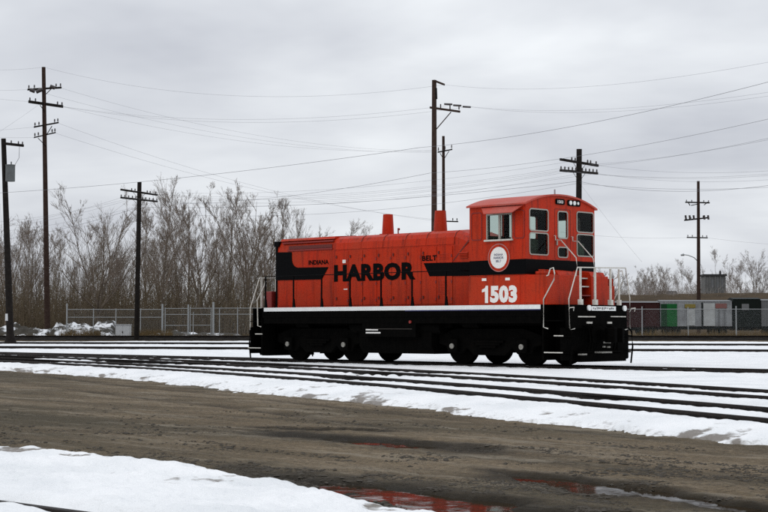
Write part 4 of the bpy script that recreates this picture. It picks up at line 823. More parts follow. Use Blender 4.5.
# telegraph poles with ten pin arms
def telegraph(xt, yt, xb, yb, D, dd, arms, label, r, zb):
    e, b, t = utility_pole(xt, yt, xb, yb, D, r*1.15, r*0.92, 'wood_dark', label, zb); out = []
    for k, (x0, y0, x1, y1) in enumerate(arms):
        a, p, q = arm(e, b, D, x0, y0, x1, y1, dd, 'wood_dark', .055, .065); out.append((p, q))
        pins(a, b, p, q, (0.02, 0.12, 0.22, 0.32, 0.41, 0.59, 0.68, 0.78, 0.88, 0.98) if k else (0.3, 0.39, 0.72, 0.8, 0.95), 0.20, 0.05)
        m = p+(q-p)*0.5; 
        for s in (0.32, 0.68): MB().tube(rel(b, p+(q-p)*s, m-[0, 0, 0.55]), 0.014, 5).build('brace', 'steel', e)
    return out
PT['tg1'] = telegraph(139.5, 182, 136.6, 338, 115, 1.3, ((120.5, 189.5, 157.5, 195), (120.5, 197.5, 157.5, 201.5)), 'dark telegraph pole with two crossarms standing before the chain link fence', 0.17, 0.0)
PT['tg2'] = telegraph(579.2, 149, 578, 330, 85, 2.2, ((560.3, 159.3, 598, 165.6), (560.3, 170.3, 597.5, 173.4)), 'dark telegraph pole with two crossarms rising behind the cab', 0.17, -0.2)
# bracket pole behind the hood
D = 110; e, b, t = utility_pole(434.2, 80, 434.2, 336, D, 0.24, 0.165, 'wood_pole', 'tall bracket pole with side arm rising behind the hood', 0.0)
a, p, q = arm(e, b, D, 434, 80.5, 444.5, 84.6, 0.5, 'wood_pole', .05, .06)
PT['br'] = atD(444.5, 84.6, D)
a, p, q = arm(e, b, D-0.3, 430, 107.4, 460, 111.6, 0.9, 'wood_pole', .06, .07); PT['brarm'] = (p, q)
MB().tube(rel(b, atD(436, 129.5, D-0.25), atD(451, 112, D)), 0.04, 6).build('brace', 'wood_pole', e)
for x, y0 in ((440.6, 104), (450, 104), (459, 106)): MB().tube(rel(b, atD(x, 109.5, D), atD(x, y0, D)), 0.045, 8).build('insulator', 'insulator', e)
for x0, y0, x1, y1 in ((444.5, 104, 452, 104.3), (453.5, 105.2, 461, 105.6), (463, 106.6, 470.5, 107)): MB().tube(rel(b, atD(x0, y0, D), atD(x1, y1, D+0.3)), 0.07, 8).build('insulator', 'insulator', e)
MB().tube(rel(b, atD(435.8, 88, D-0.1), atD(436.2, 99, D-0.1)), 0.09, 8).build('switch_rod', 'wood_dark', e)
# slimmer pole right behind it
D = 170; e, b, t = utility_pole(443.4, 136, 444, 336, D, 0.24, 0.15, 'wood_pole', 'slim farther pole just right of the bracket pole', -0.1)
a, p, q = arm(e, b, D, 438, 152.2, 452, 149.4, 1.5, 'wood_dark', .06, .07); pins(a, b, p, q, (0.03, 0.5, 0.97), 0.5, 0.07); PT['slim'] = (p, q)
MB().tube(rel(b, atD(440, 153, D), atD(443.5, 159, D)), 0.04, 6).build('brace', 'wood_dark', e); MB().tube(rel(b, atD(449, 151, D), atD(444, 159, D)), 0.04, 6).build('brace', 'wood_dark', e)
a, p, q = arm(e, b, D, 437, 221, 458, 221.6, 1.5, 'wood_dark', .06, .07); pins(a, b, p, q, (0.05, 0.75, 0.95), 0.35, 0.07); PT['slim2'] = (p, q)
# pole behind the freight cars at the right
D = 198; e, b, t = utility_pole(698.3, 181, 698.8, 334, D, 0.28, 0.18, 'wood_pole', 'brown pole with three crossarms and lamp bracket behind freight cars', -0.1)
PT['rt'] = []
for x0, y0, x1, y1, w in ((685.5, 202.2, 709.5, 202.8, .07), (684.5, 220.2, 709, 217.6, .08), (687, 237.4, 707.5, 237.8, .06)):
    a, p, q = arm(e, b, D, x0, y0, x1, y1, 1.5, 'wood_dark', w, w*1.2); PT['rt'].append((p, q)); pins(a, b, p, q, (0.04, 0.26, 0.76, 0.96), 0.3, 0.07)
for x0, y0, x1, y1 in ((691, 205.4, 697, 204.2), (688, 202, 690, 205.5), (708, 202, 704, 205)): MB().tube(rel(b, atD(x0, y0, D-.4), atD(x1, y1, D-.4)), 0.06, 6).build('brace', 'wood_dark', e)
for x in (685.5, 689.5, 693.5, 704, 708): MB().tube(rel(b, atD(x, 215.2, D-.4), atD(x+0.6, 219.6, D-.4)), 0.13, 8).build('fuse_cutout', 'insulator', e)
MB().tube(rel(b, atD(698.5, 262, D), atD(694, 257.5, D), atD(688, 255.2, D), atD(683, 254.6, D)), 0.06, 6).build('lamp_bracket', 'galvanised', e)
MB().tube(rel(b, atD(684, 254.6, D), atD(680.8, 255.2, D)), 0.17, 8, r1=0.10).build('street_lamp_head', 'galvanised', e)
def wire(p, q, sag, r, label, m='wire', n=28):
    p = np.asarray(p); q = np.asarray(q); pts = [p+(q-p)*t-np.array([0, 0, 4*sag*t*(1-t)]) for t in np.linspace(0, 1, n)]
    o = MB().tube([a-p for a in pts], r*0.55, 4, caps=False).build('overhead_wire', m, None, loc=p); tag(o, label, 'wire', 'overhead wires')
def ext(p, q, k): p = np.asarray(p); q = np.asarray(q); return q+(q-p)*k
W = 0.011
wire(PT['talltop'], PT['br'], 1.6, W, 'topmost wire from the tall left pole to the bracket pole', 'wire_pale')
wire(PT['br'], atD(820, 52, 62), 0.8, W*0.8, 'topmost wire leaving the bracket pole to the right', 'wire_pale')
wire(atD(-40, 66, 150), PT['talltop'], 0.3, W, 'topmost wire left of the tall pole', 'wire_pale')
for k, (i, tt, dy) in enumerate(((1, 1.0, 0), (1, 0.8, 2.2))):
    p, q = PT['tall'][i]; wire(p+(q-p)*tt, atD(455+k*14, 104.5+k*2, 110), 1.1+0.2*k, W, ('upper', 'lower')[k]+' of two level wires from tall pole to bracket arm', 'wire_pale')
    wire(atD(461+k*9, 105.5+k*1.3, 110), atD(820, 84+k*4, 66), 0.7, W*0.8, ('upper', 'lower')[k]+' of two wires running right from the bracket arm', 'wire_pale')
p, q = PT['slim']
for k, (i, tt) in enumerate(((0, 0.1), (0, 0.95), (1, 0.95))):
    a, c = PT['tall'][i]; wire(a+(c-a)*tt, p+(q-p)*k/2, 1.5, W, ('first', 'second', 'third')[k]+' long wire descending from tall pole arms to the slim pole', 'wire_pale')
p, q = PT['slim2']
for k, i in enumerate((2, 3)):
    a, c = PT['tall'][i]; wire(a+(c-a)*0.95, p+(q-p)*(0.05+0.9*k), 1.2, W*1.1, ('upper', 'lower')[k]+' wire descending from low tall pole arms behind the hood', 'wire_pale')
for k in range(4):
    a, c = PT['tall'][k]; wire(atD(-40, (89, 93, 131, 135)[k], 150), a, 0.1, W, ('first', 'second', 'third', 'fourth')[k]+' wire from the left edge to the tall pole', 'wire_pale')
a, c = PT['tall'][1]; wire(atD(-30, 150, 120), a+(c-a)*0.35, 0.1, W, 'thin guy wire slanting up to the tall left pole', 'wire_pale')
# lines crossing close to the camera
wire(atD(-40, 195, 78), atD(420, 147.5, 60), 0.25, 0.012, 'left half of the long wire rising across the sky'); wire(atD(420, 147.5, 60), atD(820, 68, 40), 0.3, 0.010, 'right half of the long wire rising across the sky')
wire(atD(160, 204, 92), atD(430, 173, 68), 0.35, 0.012, 'left half of the second rising wire'); wire(atD(430, 173, 68), atD(820, 107, 44), 0.3, 0.009, 'right half of the second rising wire')
for k, tt in enumerate((0.98, 0.8)):
    p, q = PT['tg2'][0]; wire(p+(q-p)*tt, atD(830, 124+k*3, 50), 0.2, 0.008, ('upper', 'lower')[k]+' of two wires rising right from the telegraph pole')
sp = [(0, 0.3), (0, 0.72), (0, 0.95), (1, 0.02), (1, 0.32), (1, 0.68), (1, 0.98)]
for k, (i, tt) in enumerate(sp):
    p, q = PT['tg1'][i]; a, c = PT['tg2'][i]
    wire(p+(q-p)*tt, a+(c-a)*tt, 0.75+0.12*(k % 3), 0.0085, ('first', 'second', 'third', 'fourth', 'fifth', 'sixth', 'seventh')[k]+' telegraph wire strung between the two telegraph poles')
    if k in (1, 3, 4, 6):
        wire(atD(-40, 222+2*k, 140), p+(q-p)*tt, 0.5, 0.010, ('', 'first', '', 'second', 'third', '', 'fourth')[k]+' telegraph wire left of the telegraph pole by the fence')
        wire(a+(c-a)*tt, atD(830, (0, 165.5, 0, 168, 169.5, 0, 174)[k], 66), 0.4, 0.007, ('', 'first', '', 'second', 'third', '', 'fourth')[k]+' telegraph wire running right behind the cab roof')
# heavy cable slung below the telegraph arms
c1 = atD(139, 207, 115); c2 = atD(578.4, 181.2, 85)
wire(c1, c2, 0.5, 0.016, 'thick cable slung below the telegraph arms, middle span'); wire(c2, atD(830, 175.5, 62), 0.6, 0.013, 'thick cable below the telegraph arms, right span'); wire(atD(-40, 243, 160), c1, 0.6, 0.018, 'thick cable below the telegraph arms, left span')
c1 = atD(139, 212, 115); c2 = atD(578.4, 183.2, 85)
wire(c1, c2, 0.9, 0.012, 'thinner cable just below the thick one, middle span'); wire(c2, atD(830, 183, 66), 0.3, 0.010, 'thinner cable just below the thick one, right span')
wire(c2+[0, 0, 0.1], atD(642, 262, 120), 0.1, 0.010, 'faint guy wire falling right of the cab', 'wire_pale')
p, q = PT['rt'][2]; wire(atD(560, 232, 150), p, 0.3, 0.013, 'level wire from behind the cab to the right pole', 'wire_pale'); wire(q, atD(830, 246, 230), 0.3, 0.014, 'level wire running right from the right pole', 'wire_pale')
# ------------------------------------------------------------------ trees
def tubes(name, segs, m, n=3):
    """segs: rows p0 p1 r0 r1 -> one mesh of slim tapered tubes"""
    S = np.array([[*a, *b, r, s] for a, b, r, s in segs]); p, q = S[:, :3], S[:, 3:6]; d = q-p; d /= np.linalg.norm(d, axis=1)[:, None]+1e-9
    ref = np.where(np.abs(d[:, 2:3]) < 0.9, [[0, 0, 1.0]], [[1.0, 0, 0]]); u = np.cross(d, ref); u /= np.linalg.norm(u, axis=1)[:, None]; w = np.cross(d, u)
    vs = []
    for end, rr in ((p, S[:, 6]), (q, S[:, 7])):
        for k in range(n): a = 2*PI*k/n; vs.append(end+(u*math.cos(a)+w*math.sin(a))*rr[:, None])
    v = np.stack(vs, 1).reshape(-1, 3); B = np.arange(len(S))[:, None]*2*n
    f = np.concatenate([B+np.array([[k, (k+1) % n, n+(k+1) % n, n+k]]) for k in range(n)])
    me = bpy.data.meshes.new(name); me.vertices.add(len(v)); me.vertices.foreach_set('co', v.astype(np.float32).ravel()); me.loops.add(f.size); me.loops.foreach_set('vertex_index', f.astype(np.int32).ravel())
    me.polygons.add(len(f)); me.polygons.foreach_set('loop_start', np.arange(0, f.size, 4, dtype=np.int32)); me.update(calc_edges=True); me.materials.append(MATS[m]); return me
def tree_meshes(seed, kind, H=15.0):
    R = random.Random(seed); trunk = []; crown = []
    def rv(): return Vector((R.gauss(0, 1), R.gauss(0, 1), R.gauss(0, 1)))
    def limb(p, d, L, r, lev, out):
        n = {0: 9, 1: 5, 2: 4, 3: 3, 4: 2}[lev]; kids = []; q = p.copy(); dd = d.normalized()
        for i in range(n):
            dd = (dd+rv()*(0.04 if lev == 0 else 0.055)+Vector((0, 0, 1))*(0.03 if lev == 0 else 0.075)).normalized(); e = q+dd*(L/n)
            r0 = r*(1-0.85*i/n); r1 = r*(1-0.85*(i+1)/n); out.append((q, e, max(r0, 0.0085), max(r1, 0.006))); q = e; kids.append((q.copy(), dd.copy(), (i+1)/n, r1))
        return kids
    def side(dd, ang):
        a = dd.cross(rv()).normalized(); return (dd*math.cos(ang)+a*math.sin(ang)).normalized()
    lean = Vector((R.gauss(0, 0.06), R.gauss(0, 0.06), 1))
    def sub(kids, L, lev, dens, out):
        for _ in range(dens):
            p, d, t, r = R.choice(kids); l = L*(1-0.35*t)*R.uniform(0.6, 1.2); k2 = limb(p, side(d, math.radians(R.uniform(12, 36))), l, min(r*0.7, 0.010*l+0.006), lev, out)
            if lev < 4: sub(k2, l*0.72, lev+1, {2: 5, 3: 3}.get(lev, 0), out)
    if kind == 'upright':
        ks = limb(Vector((0, 0, 0)), lean, H, 0.12, 0, trunk)
        br = [k for k in ks if k[2] > 0.2]
        for j in range(18):
            p, d, t, r = R.choice(br); t2 = R.uniform(0, 1); L = H*(0.34-0.20*t)*R.uniform(0.7, 1.3)
            k1 = limb(p-d*(H/9)*t2, side(d, math.radians(R.uniform(16, 40))), L, 0.010*L+0.010, 1, crown); sub(k1, L*0.55, 2, 6, crown)
    elif kind == 'forked':
        ks = limb(Vector((0, 0, 0)), lean, H*0.30, 0.15, 0, trunk)
        for j in range(4):
            p, d, t, r = ks[-1-j % 3]; L = H*R.uniform(0.52, 0.72); k1 = limb(p, side(d, math.radians(R.uniform(6, 22))), L, 0.075, 0, trunk)
            for _ in range(8):
                p2, d2, t2, r2 = R.choice(k1[1:]); l = L*(0.40-0.22*t2)*R.uniform(0.7, 1.2); k2 = limb(p2, side(d2, math.radians(R.uniform(18, 42))), l, 0.010*l+0.012, 1, crown); sub(k2, l*0.55, 2, 5, crown)
    else:  # broad
        ks = limb(Vector((0, 0, 0)), Vector((0.05, 0, 1)), H*0.22, 0.26, 0, trunk)
        for j in range(9):
            a = 2*PI*j/9+R.uniform(-.3, .3); tilt = math.radians(R.uniform(14, 56)); d = Vector((math.cos(a)*math.sin(tilt), math.sin(a)*math.sin(tilt), math.cos(tilt))); L = H*R.uniform(0.55, 0.78)
            k1 = limb(ks[-1-j % 4][0], d, L, 0.095, 0, trunk)
            for _ in range(10):
                p2, d2, t2, r2 = R.choice(k1[2:]); l = L*(0.44-0.22*t2)*R.uniform(0.7, 1.2); k2 = limb(p2, side(d2, math.radians(R.uniform(20, 48))), l, 0.010*l+0.013, 1, crown); sub(k2, l*0.55, 2, 5, crown)
    return tubes('trunk', trunk, 'bark', 6), tubes('crown', crown, 'twig', 3)
TEMPL = {'upright': [tree_meshes(s, 'upright') for s in (11, 12, 13, 14, 15)], 'forked': [tree_meshes(s, 'forked') for s in (21, 22, 23)], 'broad': [tree_meshes(31, 'broad', 14), tree_meshes(32, 'broad', 14)]}
TOPS = {}
for ml in TEMPL.values():
    for tm, cm in ml: c_ = np.zeros(len(cm.vertices)*3, np.float32); cm.vertices.foreach_get('co', c_); TOPS[cm.name] = float(np.percentile(c_[2::3], 99.8))
TR = random.Random(5); tcount = [0]
def tree(x, D, ytop, kind, label, group, zb=0.0, wide=1.0, grey=False):
    p = atD(x, 325, D); p[2] = zb; top = 1.071+(325.2-ytop)/FPX*D; h = top-zb
    tm, cm = TEMPL[kind][tcount[0] % len(TEMPL[kind])]; tcount[0] += 1
    H = TOPS[cm.name]
    e = empty('bare_tree', p, label, 'tree', group); e.rotation_euler.z = TR.uniform(0, 6.28); k = h/H; e.scale = (k*wide, k*wide, k)
    for n_, me in (('trunk', tm), ('crown', cm)):
        o = bpy.data.objects.new(n_, me); COL.objects.link(o); o.parent = e
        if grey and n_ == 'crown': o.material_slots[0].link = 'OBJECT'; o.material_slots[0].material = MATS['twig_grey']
G1 = 'bare trees of the left grove'
tree(98, 139, 186, 'broad', 'broad spreading bare tree behind the left fence corner', G1, 0, 1.0)
named = [(160, 146, 174, 'upright', 'tallest slender bare tree right of the fence telegraph pole'), (204, 143, 182, 'forked', 'tall forked bare tree behind the gate'), (228, 150, 186, 'upright', 'slender bare tree above the right gate post'),
         (256, 142, 182, 'forked', 'tall bare tree above the rear railing of the locomotive'), (284, 148, 191, 'upright', 'tall bare tree rising behind the hood end'), (304, 156, 206, 'upright', 'shorter bare tree beyond the hood end, above the radiator'),
         (6, 136, 208, 'forked', 'bare tree behind the black pole at the left edge'), (30, 150, 222, 'upright', 'bare tree between the black pole and tall pole'), (180, 152, 186, 'upright', 'bare tree left of the gate, between two taller ones')]
for x, D, y, k, l in named: tree(x, D, y, k, l, G1, 0, 0.95)
ORD = ['first', 'second', 'third', 'fourth', 'fifth', 'sixth', 'seventh', 'eighth', 'ninth', 'tenth', 'eleventh', 'twelfth', 'thirteenth', 'fourteenth', 'fifteenth', 'sixteenth', 'seventeenth', 'eighteenth', 'nineteenth', 'twentieth']
ZONES = [(-99, 3, 'at the left edge'), (3, 45, 'between black pole and tall pole'), (45, 92, 'between tall pole and broad tree'), (92, 138, 'between broad tree and telegraph pole'), (138, 162, 'between telegraph pole and gate'), (162, 214, 'behind the gate'),
         (214, 270, 'between gate and locomotive'), (270, 999, 'behind the hood')]
xs_ = sorted(-25+i*7.8+TR.uniform(-3, 3) for i in range(43)); zc_ = {}
for x in xs_:
    zn = next(z for z in ZONES if z[0] <= x < z[1])[2]; k = zc_.get(zn, 0); zc_[zn] = k+1
    yt = TR.uniform(214, 246) if x < 58 else TR.uniform(240, 264) if x < 138 else TR.uniform(188, 240) if x < 268 else TR.uniform(206, 244)
    tree(x, TR.uniform(150, 200), yt, TR.choice(['upright', 'upright', 'forked']), ORD[k]+' thin grove tree from the left '+zn, 'thin trees filling the left grove', 0, TR.uniform(0.9, 1.2), TR.random() < 0.4)
for i in range(4): tree(322+i*14+TR.uniform(-4, 4), TR.uniform(250, 300), TR.uniform(218, 234), 'upright', ORD[i]+' faint distant tree from the left above the hood line', 'distant trees above the hood', 0, 1.1, True)
G2 = 'bare trees behind the freight cars'
for x, D, y, k, l in ((640, 262, 272, 'forked', 'leftmost bare tree above the maroon freight car'), (652, 250, 270, 'broad', 'round dark bare tree above the maroon freight car'), (683, 270, 258, 'upright', 'bare tree just left of the right pole'),
                      (717, 300, 246, 'upright', 'bare tree behind the left of the concrete hut'), (733, 280, 254, 'forked', 'bare tree just right of the concrete hut'), (757, 262, 250, 'broad', 'dense bare tree at the right edge')):
    tree(x, D, y, k, l, G2, 2.5, 1.0, k != 'broad')
xs_ = sorted(604+i*6.2+TR.uniform(-2.5, 2.5) for i in range(30)); zc_ = {}
for x in xs_:
    zn = 'above the maroon car' if x < 660 else 'between maroon car and right pole' if x < 698 else 'right of the right pole'; k = zc_.get(zn, 0); zc_[zn] = k+1
    tree(x, TR.uniform(290, 360), TR.uniform(262, 288), TR.choice(['upright', 'forked']), ORD[k]+' faint far tree from the left '+zn, 'far trees at right', 2.5, 1.2, True)
def undergrowth():
    R = random.Random(8); segs = []
    for i in range(4800):
        x = R.uniform(-60, 300); D = R.uniform(137, 205); p = Vector(V(atD(x, 325, D))); p.z = -0.1
        h = R.uniform(1.6, 5.2)*(0.75+0.5*float(vnoise(x*0.06, D*0.05, 3))); d = Vector((R.gauss(0, .16), R.gauss(0, .16), 1)).normalized(); r = R.uniform(0.014, 0.032); q = p+d*h*0.5; segs.append((p, q, r, r*.75))
        e = q+(d+Vector((R.gauss(0, .2), R.gauss(0, .2), 0))).normalized()*h*0.5; segs.append((q, e, r*.75, .008))
        for _ in range(4):
            t = R.uniform(0.25, 1); a = p+d*h*t; segs.append((a, a+Vector((R.gauss(0, .5), R.gauss(0, .5), R.uniform(.4, 1.1)))*h*0.22, .012, .007))
    for i in range(1700):
        x = R.uniform(-60, 300); D = R.uniform(142, 210); p = Vector(V(atD(x, 325, D))); p.z = -0.1; h = R.uniform(5, 10.5)*(0.7+0.5*float(vnoise(x*0.05, D*0.03, 13))); q = p.copy(); d = Vector((R.gauss(0, .08), R.gauss(0, .08), 1)).normalized(); r = R.uniform(.018, .036)
        for j in range(4):
            d = (d+Vector((R.gauss(0, .07), R.gauss(0, .07), 0.02))).normalized(); e = q+d*h/4; segs.append((q, e, r*(1-.22*j), r*(1-.22*(j+1)))); 
            for _ in range(2): a = q+(e-q)*R.random(); segs.append((a, a+(d+Vector((R.gauss(0, .45), R.gauss(0, .45), 0)))*h*R.uniform(.1, .22), .010, .006))
            q = e
    me = tubes('undergrowth', segs, 'brush', 3); o = bpy.data.objects.new('undergrowth', me); COL.objects.link(o); tag(o, 'dense brown brush and saplings filling the left grove floor', 'undergrowth', kind='stuff')
    segs = []
    for i in range(2600):
        x = R.uniform(590, 800); D = R.uniform(236, 300); p = Vector(V(atD(x, 325, D))); p.z = 2.6; h = R.uniform(1.5, 4.5); r = R.uniform(.02, .045)
        e = p+Vector((R.gauss(0, .25), R.gauss(0, .25), 1))*h; segs.append((p, e, r, .01))
        for _ in range(3): a = p+(e-p)*R.uniform(.3, 1); segs.append((a, a+Vector((R.gauss(0, .5), R.gauss(0, .5), .8))*h*.3, .016, .01))
    me = tubes('bank_brush', segs, 'twig_grey', 3); o = bpy.data.objects.new('bank_brush', me); COL.objects.link(o); tag(o, 'thin grey brush along the grassy bank at right', 'undergrowth', kind='stuff')
undergrowth()
# ------------------------------------------------------------------ fence, gate, cabinet, rubble and grass at the left
def ground_pt(x, D, z=0.0): p = atD(x, 325, D); p[2] = z; return p
def fence(name, label, group, D, posts, rails, x0, x1, fabric_top, zb=-0.05, thick=0.045):
    """posts: (x, ytop, thickness); rails: (x0, x1, y); fabric between x0 and x1"""
    b = ground_pt((x0+x1)/2, D, zb); e = empty(name, b, label, 'fence', group)
    for x, yt, w in posts:
        t = atD(x, yt, D); MB().tube([np.array([t[0], t[1], zb-0.3])-b, t-b], w, 8).build('post', 'galvanised', e)
    for xa, xb, y in rails: MB().tube([atD(xa, y, D)-b, atD(xb, y, D)-b], 0.028, 6).build('rail', 'galvanised', e)
    a, c = ground_pt(x0, D-0.05, zb)-b, ground_pt(x1, D-0.05, zb)-b; h = atD(x0, fabric_top, D)[2]-zb; L = float(np.linalg.norm(c-a))
    o = MB().add([a, c, c+[0, 0, h], a+[0, 0, h]], [(0, 1, 2, 3)]).build('chain_link_mesh', 'chain_link', e)
    uv = o.data.uv_layers.new(name='UVMap')
    for i, q in enumerate(((0, 0), (L, 0), (L, h), (0, h))): uv.data[i].uv = q
    return e
FD = 125
fence('chain_link_fence', 'chain link fence left of the gate, behind the cabinet', 'chain link fences', FD, [(67, 303.5, .06), (93.5, 308.5, .035), (116, 308.5, .035), (140.6, 308.5, .035)], [(67, 162, 309.5), (67, 162, 317.3)], 67, 162, 309.5)
fence('chain_link_fence', 'chain link fence between the gate and the locomotive', 'chain link fences', FD, [(219.5, 308.5, .035), (237.6, 307.5, .035), (262, 307.5, .035), (290, 307.5, .035)], [(214.5, 300, 308.2), (214.5, 300, 314.3)], 214.5, 300, 308.2)
g = fence('double_gate', 'two leaf chain link gate between tall grey posts', 'chain link fences', FD, [(162.5, 304, .075), (188.3, 304.5, .06), (190.2, 306.5, .035), (213.4, 302, .085), (165.2, 307.5, .035), (193.3, 312, .03), (211.2, 307.5, .035)], [(165.2, 188.3, 308.5), (190.2, 211.2, 308.3), (165.2, 188.3, 314.5), (190.2, 211.2, 314.5), (165.2, 188.3, 325.5), (190.2, 211.2, 325.3)], 163.5, 212.5, 308.5)
g['category'] = 'gate'
fence('chain_link_fence', 'chain link fence in front of the freight cars at right', 'chain link fences', 124, [(600, 306, .035), (642, 306.5, .045), (688, 307, .035), (736, 306, .05), (784, 306, .04)], [(595, 800, 309.2)], 595, 800, 309.4)
def cabinet():
    b = ground_pt(123.5, 121, -0.05); ang = math.atan2(RT[1], RT[0]); e = empty('signal_cabinet', b, 'grey metal signal cabinet in front of the fence', 'cabinet'); e.rotation_euler.z = ang
    MB().box(-0.56, 0.56, -0.4, 0.4, 0.0, 1.12).build('housing', 'cabinet', e, 0.01); MB().box(-0.60, 0.60, -0.44, 0.44, 1.12, 1.18).build('lid', 'cabinet', e, 0.01)
    for s in (-0.28, 0.28): MB().box(s-0.25, s+0.25, -0.415, -0.402, 0.1, 1.05).build('door', 'cabinet', e, 0.004)
    MB().box(-0.03, 0.03, -0.44, -0.418, 0.5, 0.65).build('handle', 'steel', e)
cabinet()
def rubble(x0, x1, D, hmax, name, label, seed):
    nu, nv = 110, 26; a = ground_pt(x0, D); c = ground_pt(x1, D); u = np.linspace(0, 1, nu); v = np.linspace(-1, 1, nv); U, Vv = np.meshgrid(u, v)
    px = a[0]+(c[0]-a[0])*U+FWH[0]*Vv*3.2; py = a[1]+(c[1]-a[1])*U+FWH[1]*Vv*3.2
    env = (1-np.abs(Vv)**2)*np.clip(np.minimum(U, 1-U)*9, 0, 1)
    h = env*hmax*(0.55+0.9*fbm(px*0.35, py*0.35, seed, 4)+0.3*fbm(px*1.7, py*1.7, seed+5, 3))-0.15
    o = np_mesh(name, np.stack([px, py, h], -1).reshape(-1, 3), grid_faces(nv, nu)[:, ::-1], 'rubble_snow', smooth=True); tag(o, label, 'mound', 'snowy mounds')
rubble(-30, 60, 131, 1.7, 'rubble_mound', 'dark earth mound patched with snow at far left', 3); rubble(50, 122, 130, 1.9, 'rubble_mound', 'snow patched rubble mound behind the fence corner', 14)
rubble(140, 250, 133, 1.1, 'rubble_mound', 'low snow dusted earth mound behind the gate', 25)
def grass():
    rs = np.random.RandomState(6); V_ = []; F_ = []; n = 0
    for (x0, x1, d0, d1, N_, hm) in ((-20, 300, 119.5, 126, 4200, 0.5), (60, 100, 122, 126, 900, 0.95), (138, 172, 120, 125, 1200, 0.85), (600, 800, 119, 128, 3600, 0.6), (640, 800, 150, 170, 1500, 0.8)):
        for i in range(N_):
            p = ground_pt(rs.uniform(x0, x1), rs.uniform(d0, d1), -0.12); h = hm*rs.uniform(.4, 1.2); a = rs.uniform(0, PI); w = rs.uniform(.015, .03); d = np.array([math.cos(a)*w, math.sin(a)*w, 0]); t = rs.normal(0, .18, 3)*h; t[2] = h
            V_ += [p-d, p+d, p+t]; F_.append((n, n+1, n+2)); n += 3
    o = np_mesh('dry_grass', V_, F_, 'dry_grass', smooth=False); tag(o, 'dry golden grass along the fence lines', 'grass', kind='stuff')
grass()
# ------------------------------------------------------------------ freight cars and bank at the right
def bank():
    nu, nv = 160, 14; vs = []; 
    for j in range(nv):
        for i in range(nu):
            x = 540+i*3.2; t = j/(nv-1); D = 205+t*60; p = ground_pt(x, D); zz = 6.3*sstep(0, 0.62, t)-0.3+0.5*float(fbm(p[0]*0.06, p[1]*0.06, 4, 3))+0.25*float(fbm(p[0]*0.5, p[1]*0.5, 8, 3)); zz *= float(sstep(540, 600, x)); vs.append((p[0], p[1], max(zz, -0.4)))
    struct(np_mesh('grassy_bank', vs, grid_faces(nv, nu)[:, ::-1], 'bank_grass'))
bank()
CD = 176
def freight_car(x0, x1, yt, yb, m, label, ribs=0, doors=(), roof=True, wheels=True, D=CD):
    a = ground_pt(x0, D); c = ground_pt(x1, D); L = float(np.linalg.norm(c-a)); z1 = 1.071+(325.2-yt)/FPX*D; z0 = 1.071+(325.2-yb)/FPX*D
    e = empty('freight_car', (a+c)/2+[0, 0, 0], label, 'freight car', 'freight cars behind the right fence'); e.rotation_euler.z = math.atan2(RT[1], RT[0]); h = L/2; W_ = 2.8
    MB().box(-h, h, -0.0, W_, z0, z1).build('body', m, e, 0.03)
    if roof: MB().prism([(-0.06, z1), (W_+0.06, z1), (W_/2, z1+0.18)], 'x', -h-0.04, h+0.04).build('roof', 'car_grey' if m != 'car_black' else 'car_black', e)
    for k in range(ribs): x = -h+L*(k+0.5)/ribs; MB().box(x-0.05, x+0.05, -0.07, 0.0, z0+0.05, z1-0.05).build('rib', m, e)
    for (xa, xb, ya, yb2, dm, nm) in doors:
        u0 = (xa-x0)/(x1-x0)*L-h; u1 = (xb-x0)/(x1-x0)*L-h; MB().box(u0, u1, -0.11, 0.0, 1.071+(325.2-yb2)/FPX*D, 1.071+(325.2-ya)/FPX*D).build(nm, dm, e, 0.01)
    MB().box(-h+0.1, h-0.1, 0.3, W_-0.3, z0-0.35, z0).build('underframe', 'car_black', e)
    if wheels:
        for x in (-h+0.9, -h+2.0, h-2.0, h-0.9):
            if L < 5.5 and abs(x) < 0.7: continue
            MB().cyl((x, 0.55, 0.35), (x, 0.68, 0.35), 0.45, 16).cyl((x, W_-0.68, 0.35), (x, W_-0.55, 0.35), 0.45, 16).cyl((x, 0.6, 0.35), (x, W_-0.6, 0.35), 0.08, 8).build('wheelset', 'car_black', e)
    return e
freight_car(604, 659.6, 302.6, 327.5, 'maroon', 'maroon freight car just right of the locomotive', 12, [(645, 657, 305, 326, 'maroon', 'door')])
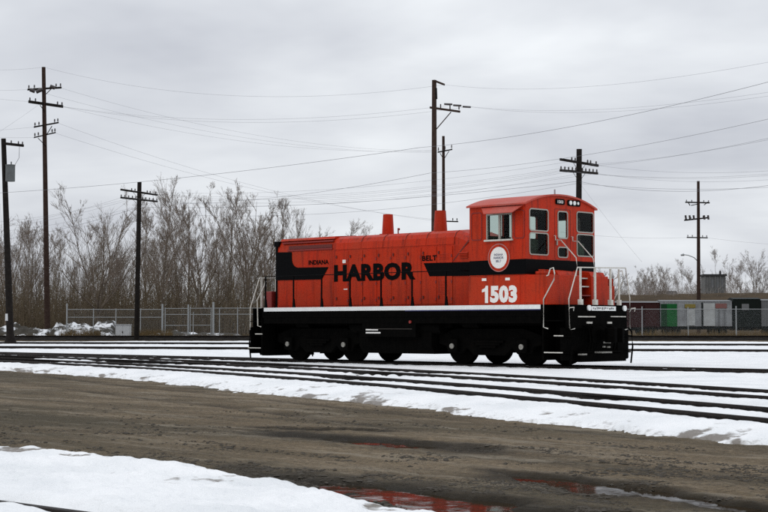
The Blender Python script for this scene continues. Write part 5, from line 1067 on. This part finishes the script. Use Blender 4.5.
freight_car(660.4, 732.2, 301.4, 326.5, 'car_silver', 'long silver freight car with white doors and yellow strip', 20,
            [(666.8, 677, 304, 326.5, 'green_paint', 'green_door'), (661, 666.6, 304, 326.5, 'green_dark', 'green_panel'), (685, 695.5, 304.2, 308, 'yellow', 'yellow_strip'), (687, 695, 309, 325.5, 'car_white', 'door'), (703.5, 715, 303.5, 326, 'car_white', 'door'),
             (715.6, 727, 303.6, 308.4, 'rust_letter', 'red_panel'), (718.5, 719.6, 309, 326, 'car_grey', 'post'), (723.5, 724.8, 309, 326, 'car_grey', 'post'), (701.5, 702.8, 302.5, 327, 'car_black', 'post')])
freight_car(733.2, 760.8, 299, 327.5, 'car_black', 'tall blackish green freight car with a grey square placard', 0, [(741.8, 749, 304, 310.2, 'car_grey', 'placard')])
freight_car(761.6, 800, 300.5, 326.5, 'car_grey', 'grey freight car cut off by the right edge', 10)
def hut():
    D = 250; b = ground_pt(715.5, D, 4.0); e = empty('concrete_hut', b, 'grey concrete hut with dark flat roof on the bank', 'hut'); e.rotation_euler.z = math.atan2(RT[1], RT[0]); z1 = 1.071+(325.2-276)/FPX*D-4.0; hw = 1.72
    MB().box(-hw, hw, 0, 3.0, 0, z1).build('wall', 'concrete', e); MB().box(-hw-0.2, hw+0.2, -0.2, 3.2, z1, z1+0.3).build('roof', 'roof_dark', e); MB().box(hw-0.85, hw-0.6, 0.5, 0.75, z1+0.3, z1+0.85).build('vent_pipe', 'roof_dark', e)
    for x in (-hw+0.1, -0.85, 0.0, 0.85, hw-0.1): MB().box(x-0.1, x+0.1, -0.12, 0, 0, z1).build('pilaster', 'concrete', e)
    for x in (-0.45, 0.42, 1.2): MB().box(x-0.2, x+0.2, -0.03, 0.0, z1-1.9, z1-0.5).build('window', 'car_grey', e)
hut()
def shed():
    D = 300; b = ground_pt(669, D, 4.0); e = empty('distant_shed', b, 'low grey shed roof peeking over the bank left of the pole', 'shed'); e.rotation_euler.z = math.atan2(RT[1], RT[0])
    MB().box(-1.6, 1.6, 0, 3, 0, 3.0).build('wall', 'car_grey', e); MB().prism([(-0.3, 3.0), (3.3, 3.0), (1.5, 3.8)], 'x', -1.8, 1.8).build('roof', 'roof_dark', e)
shed()
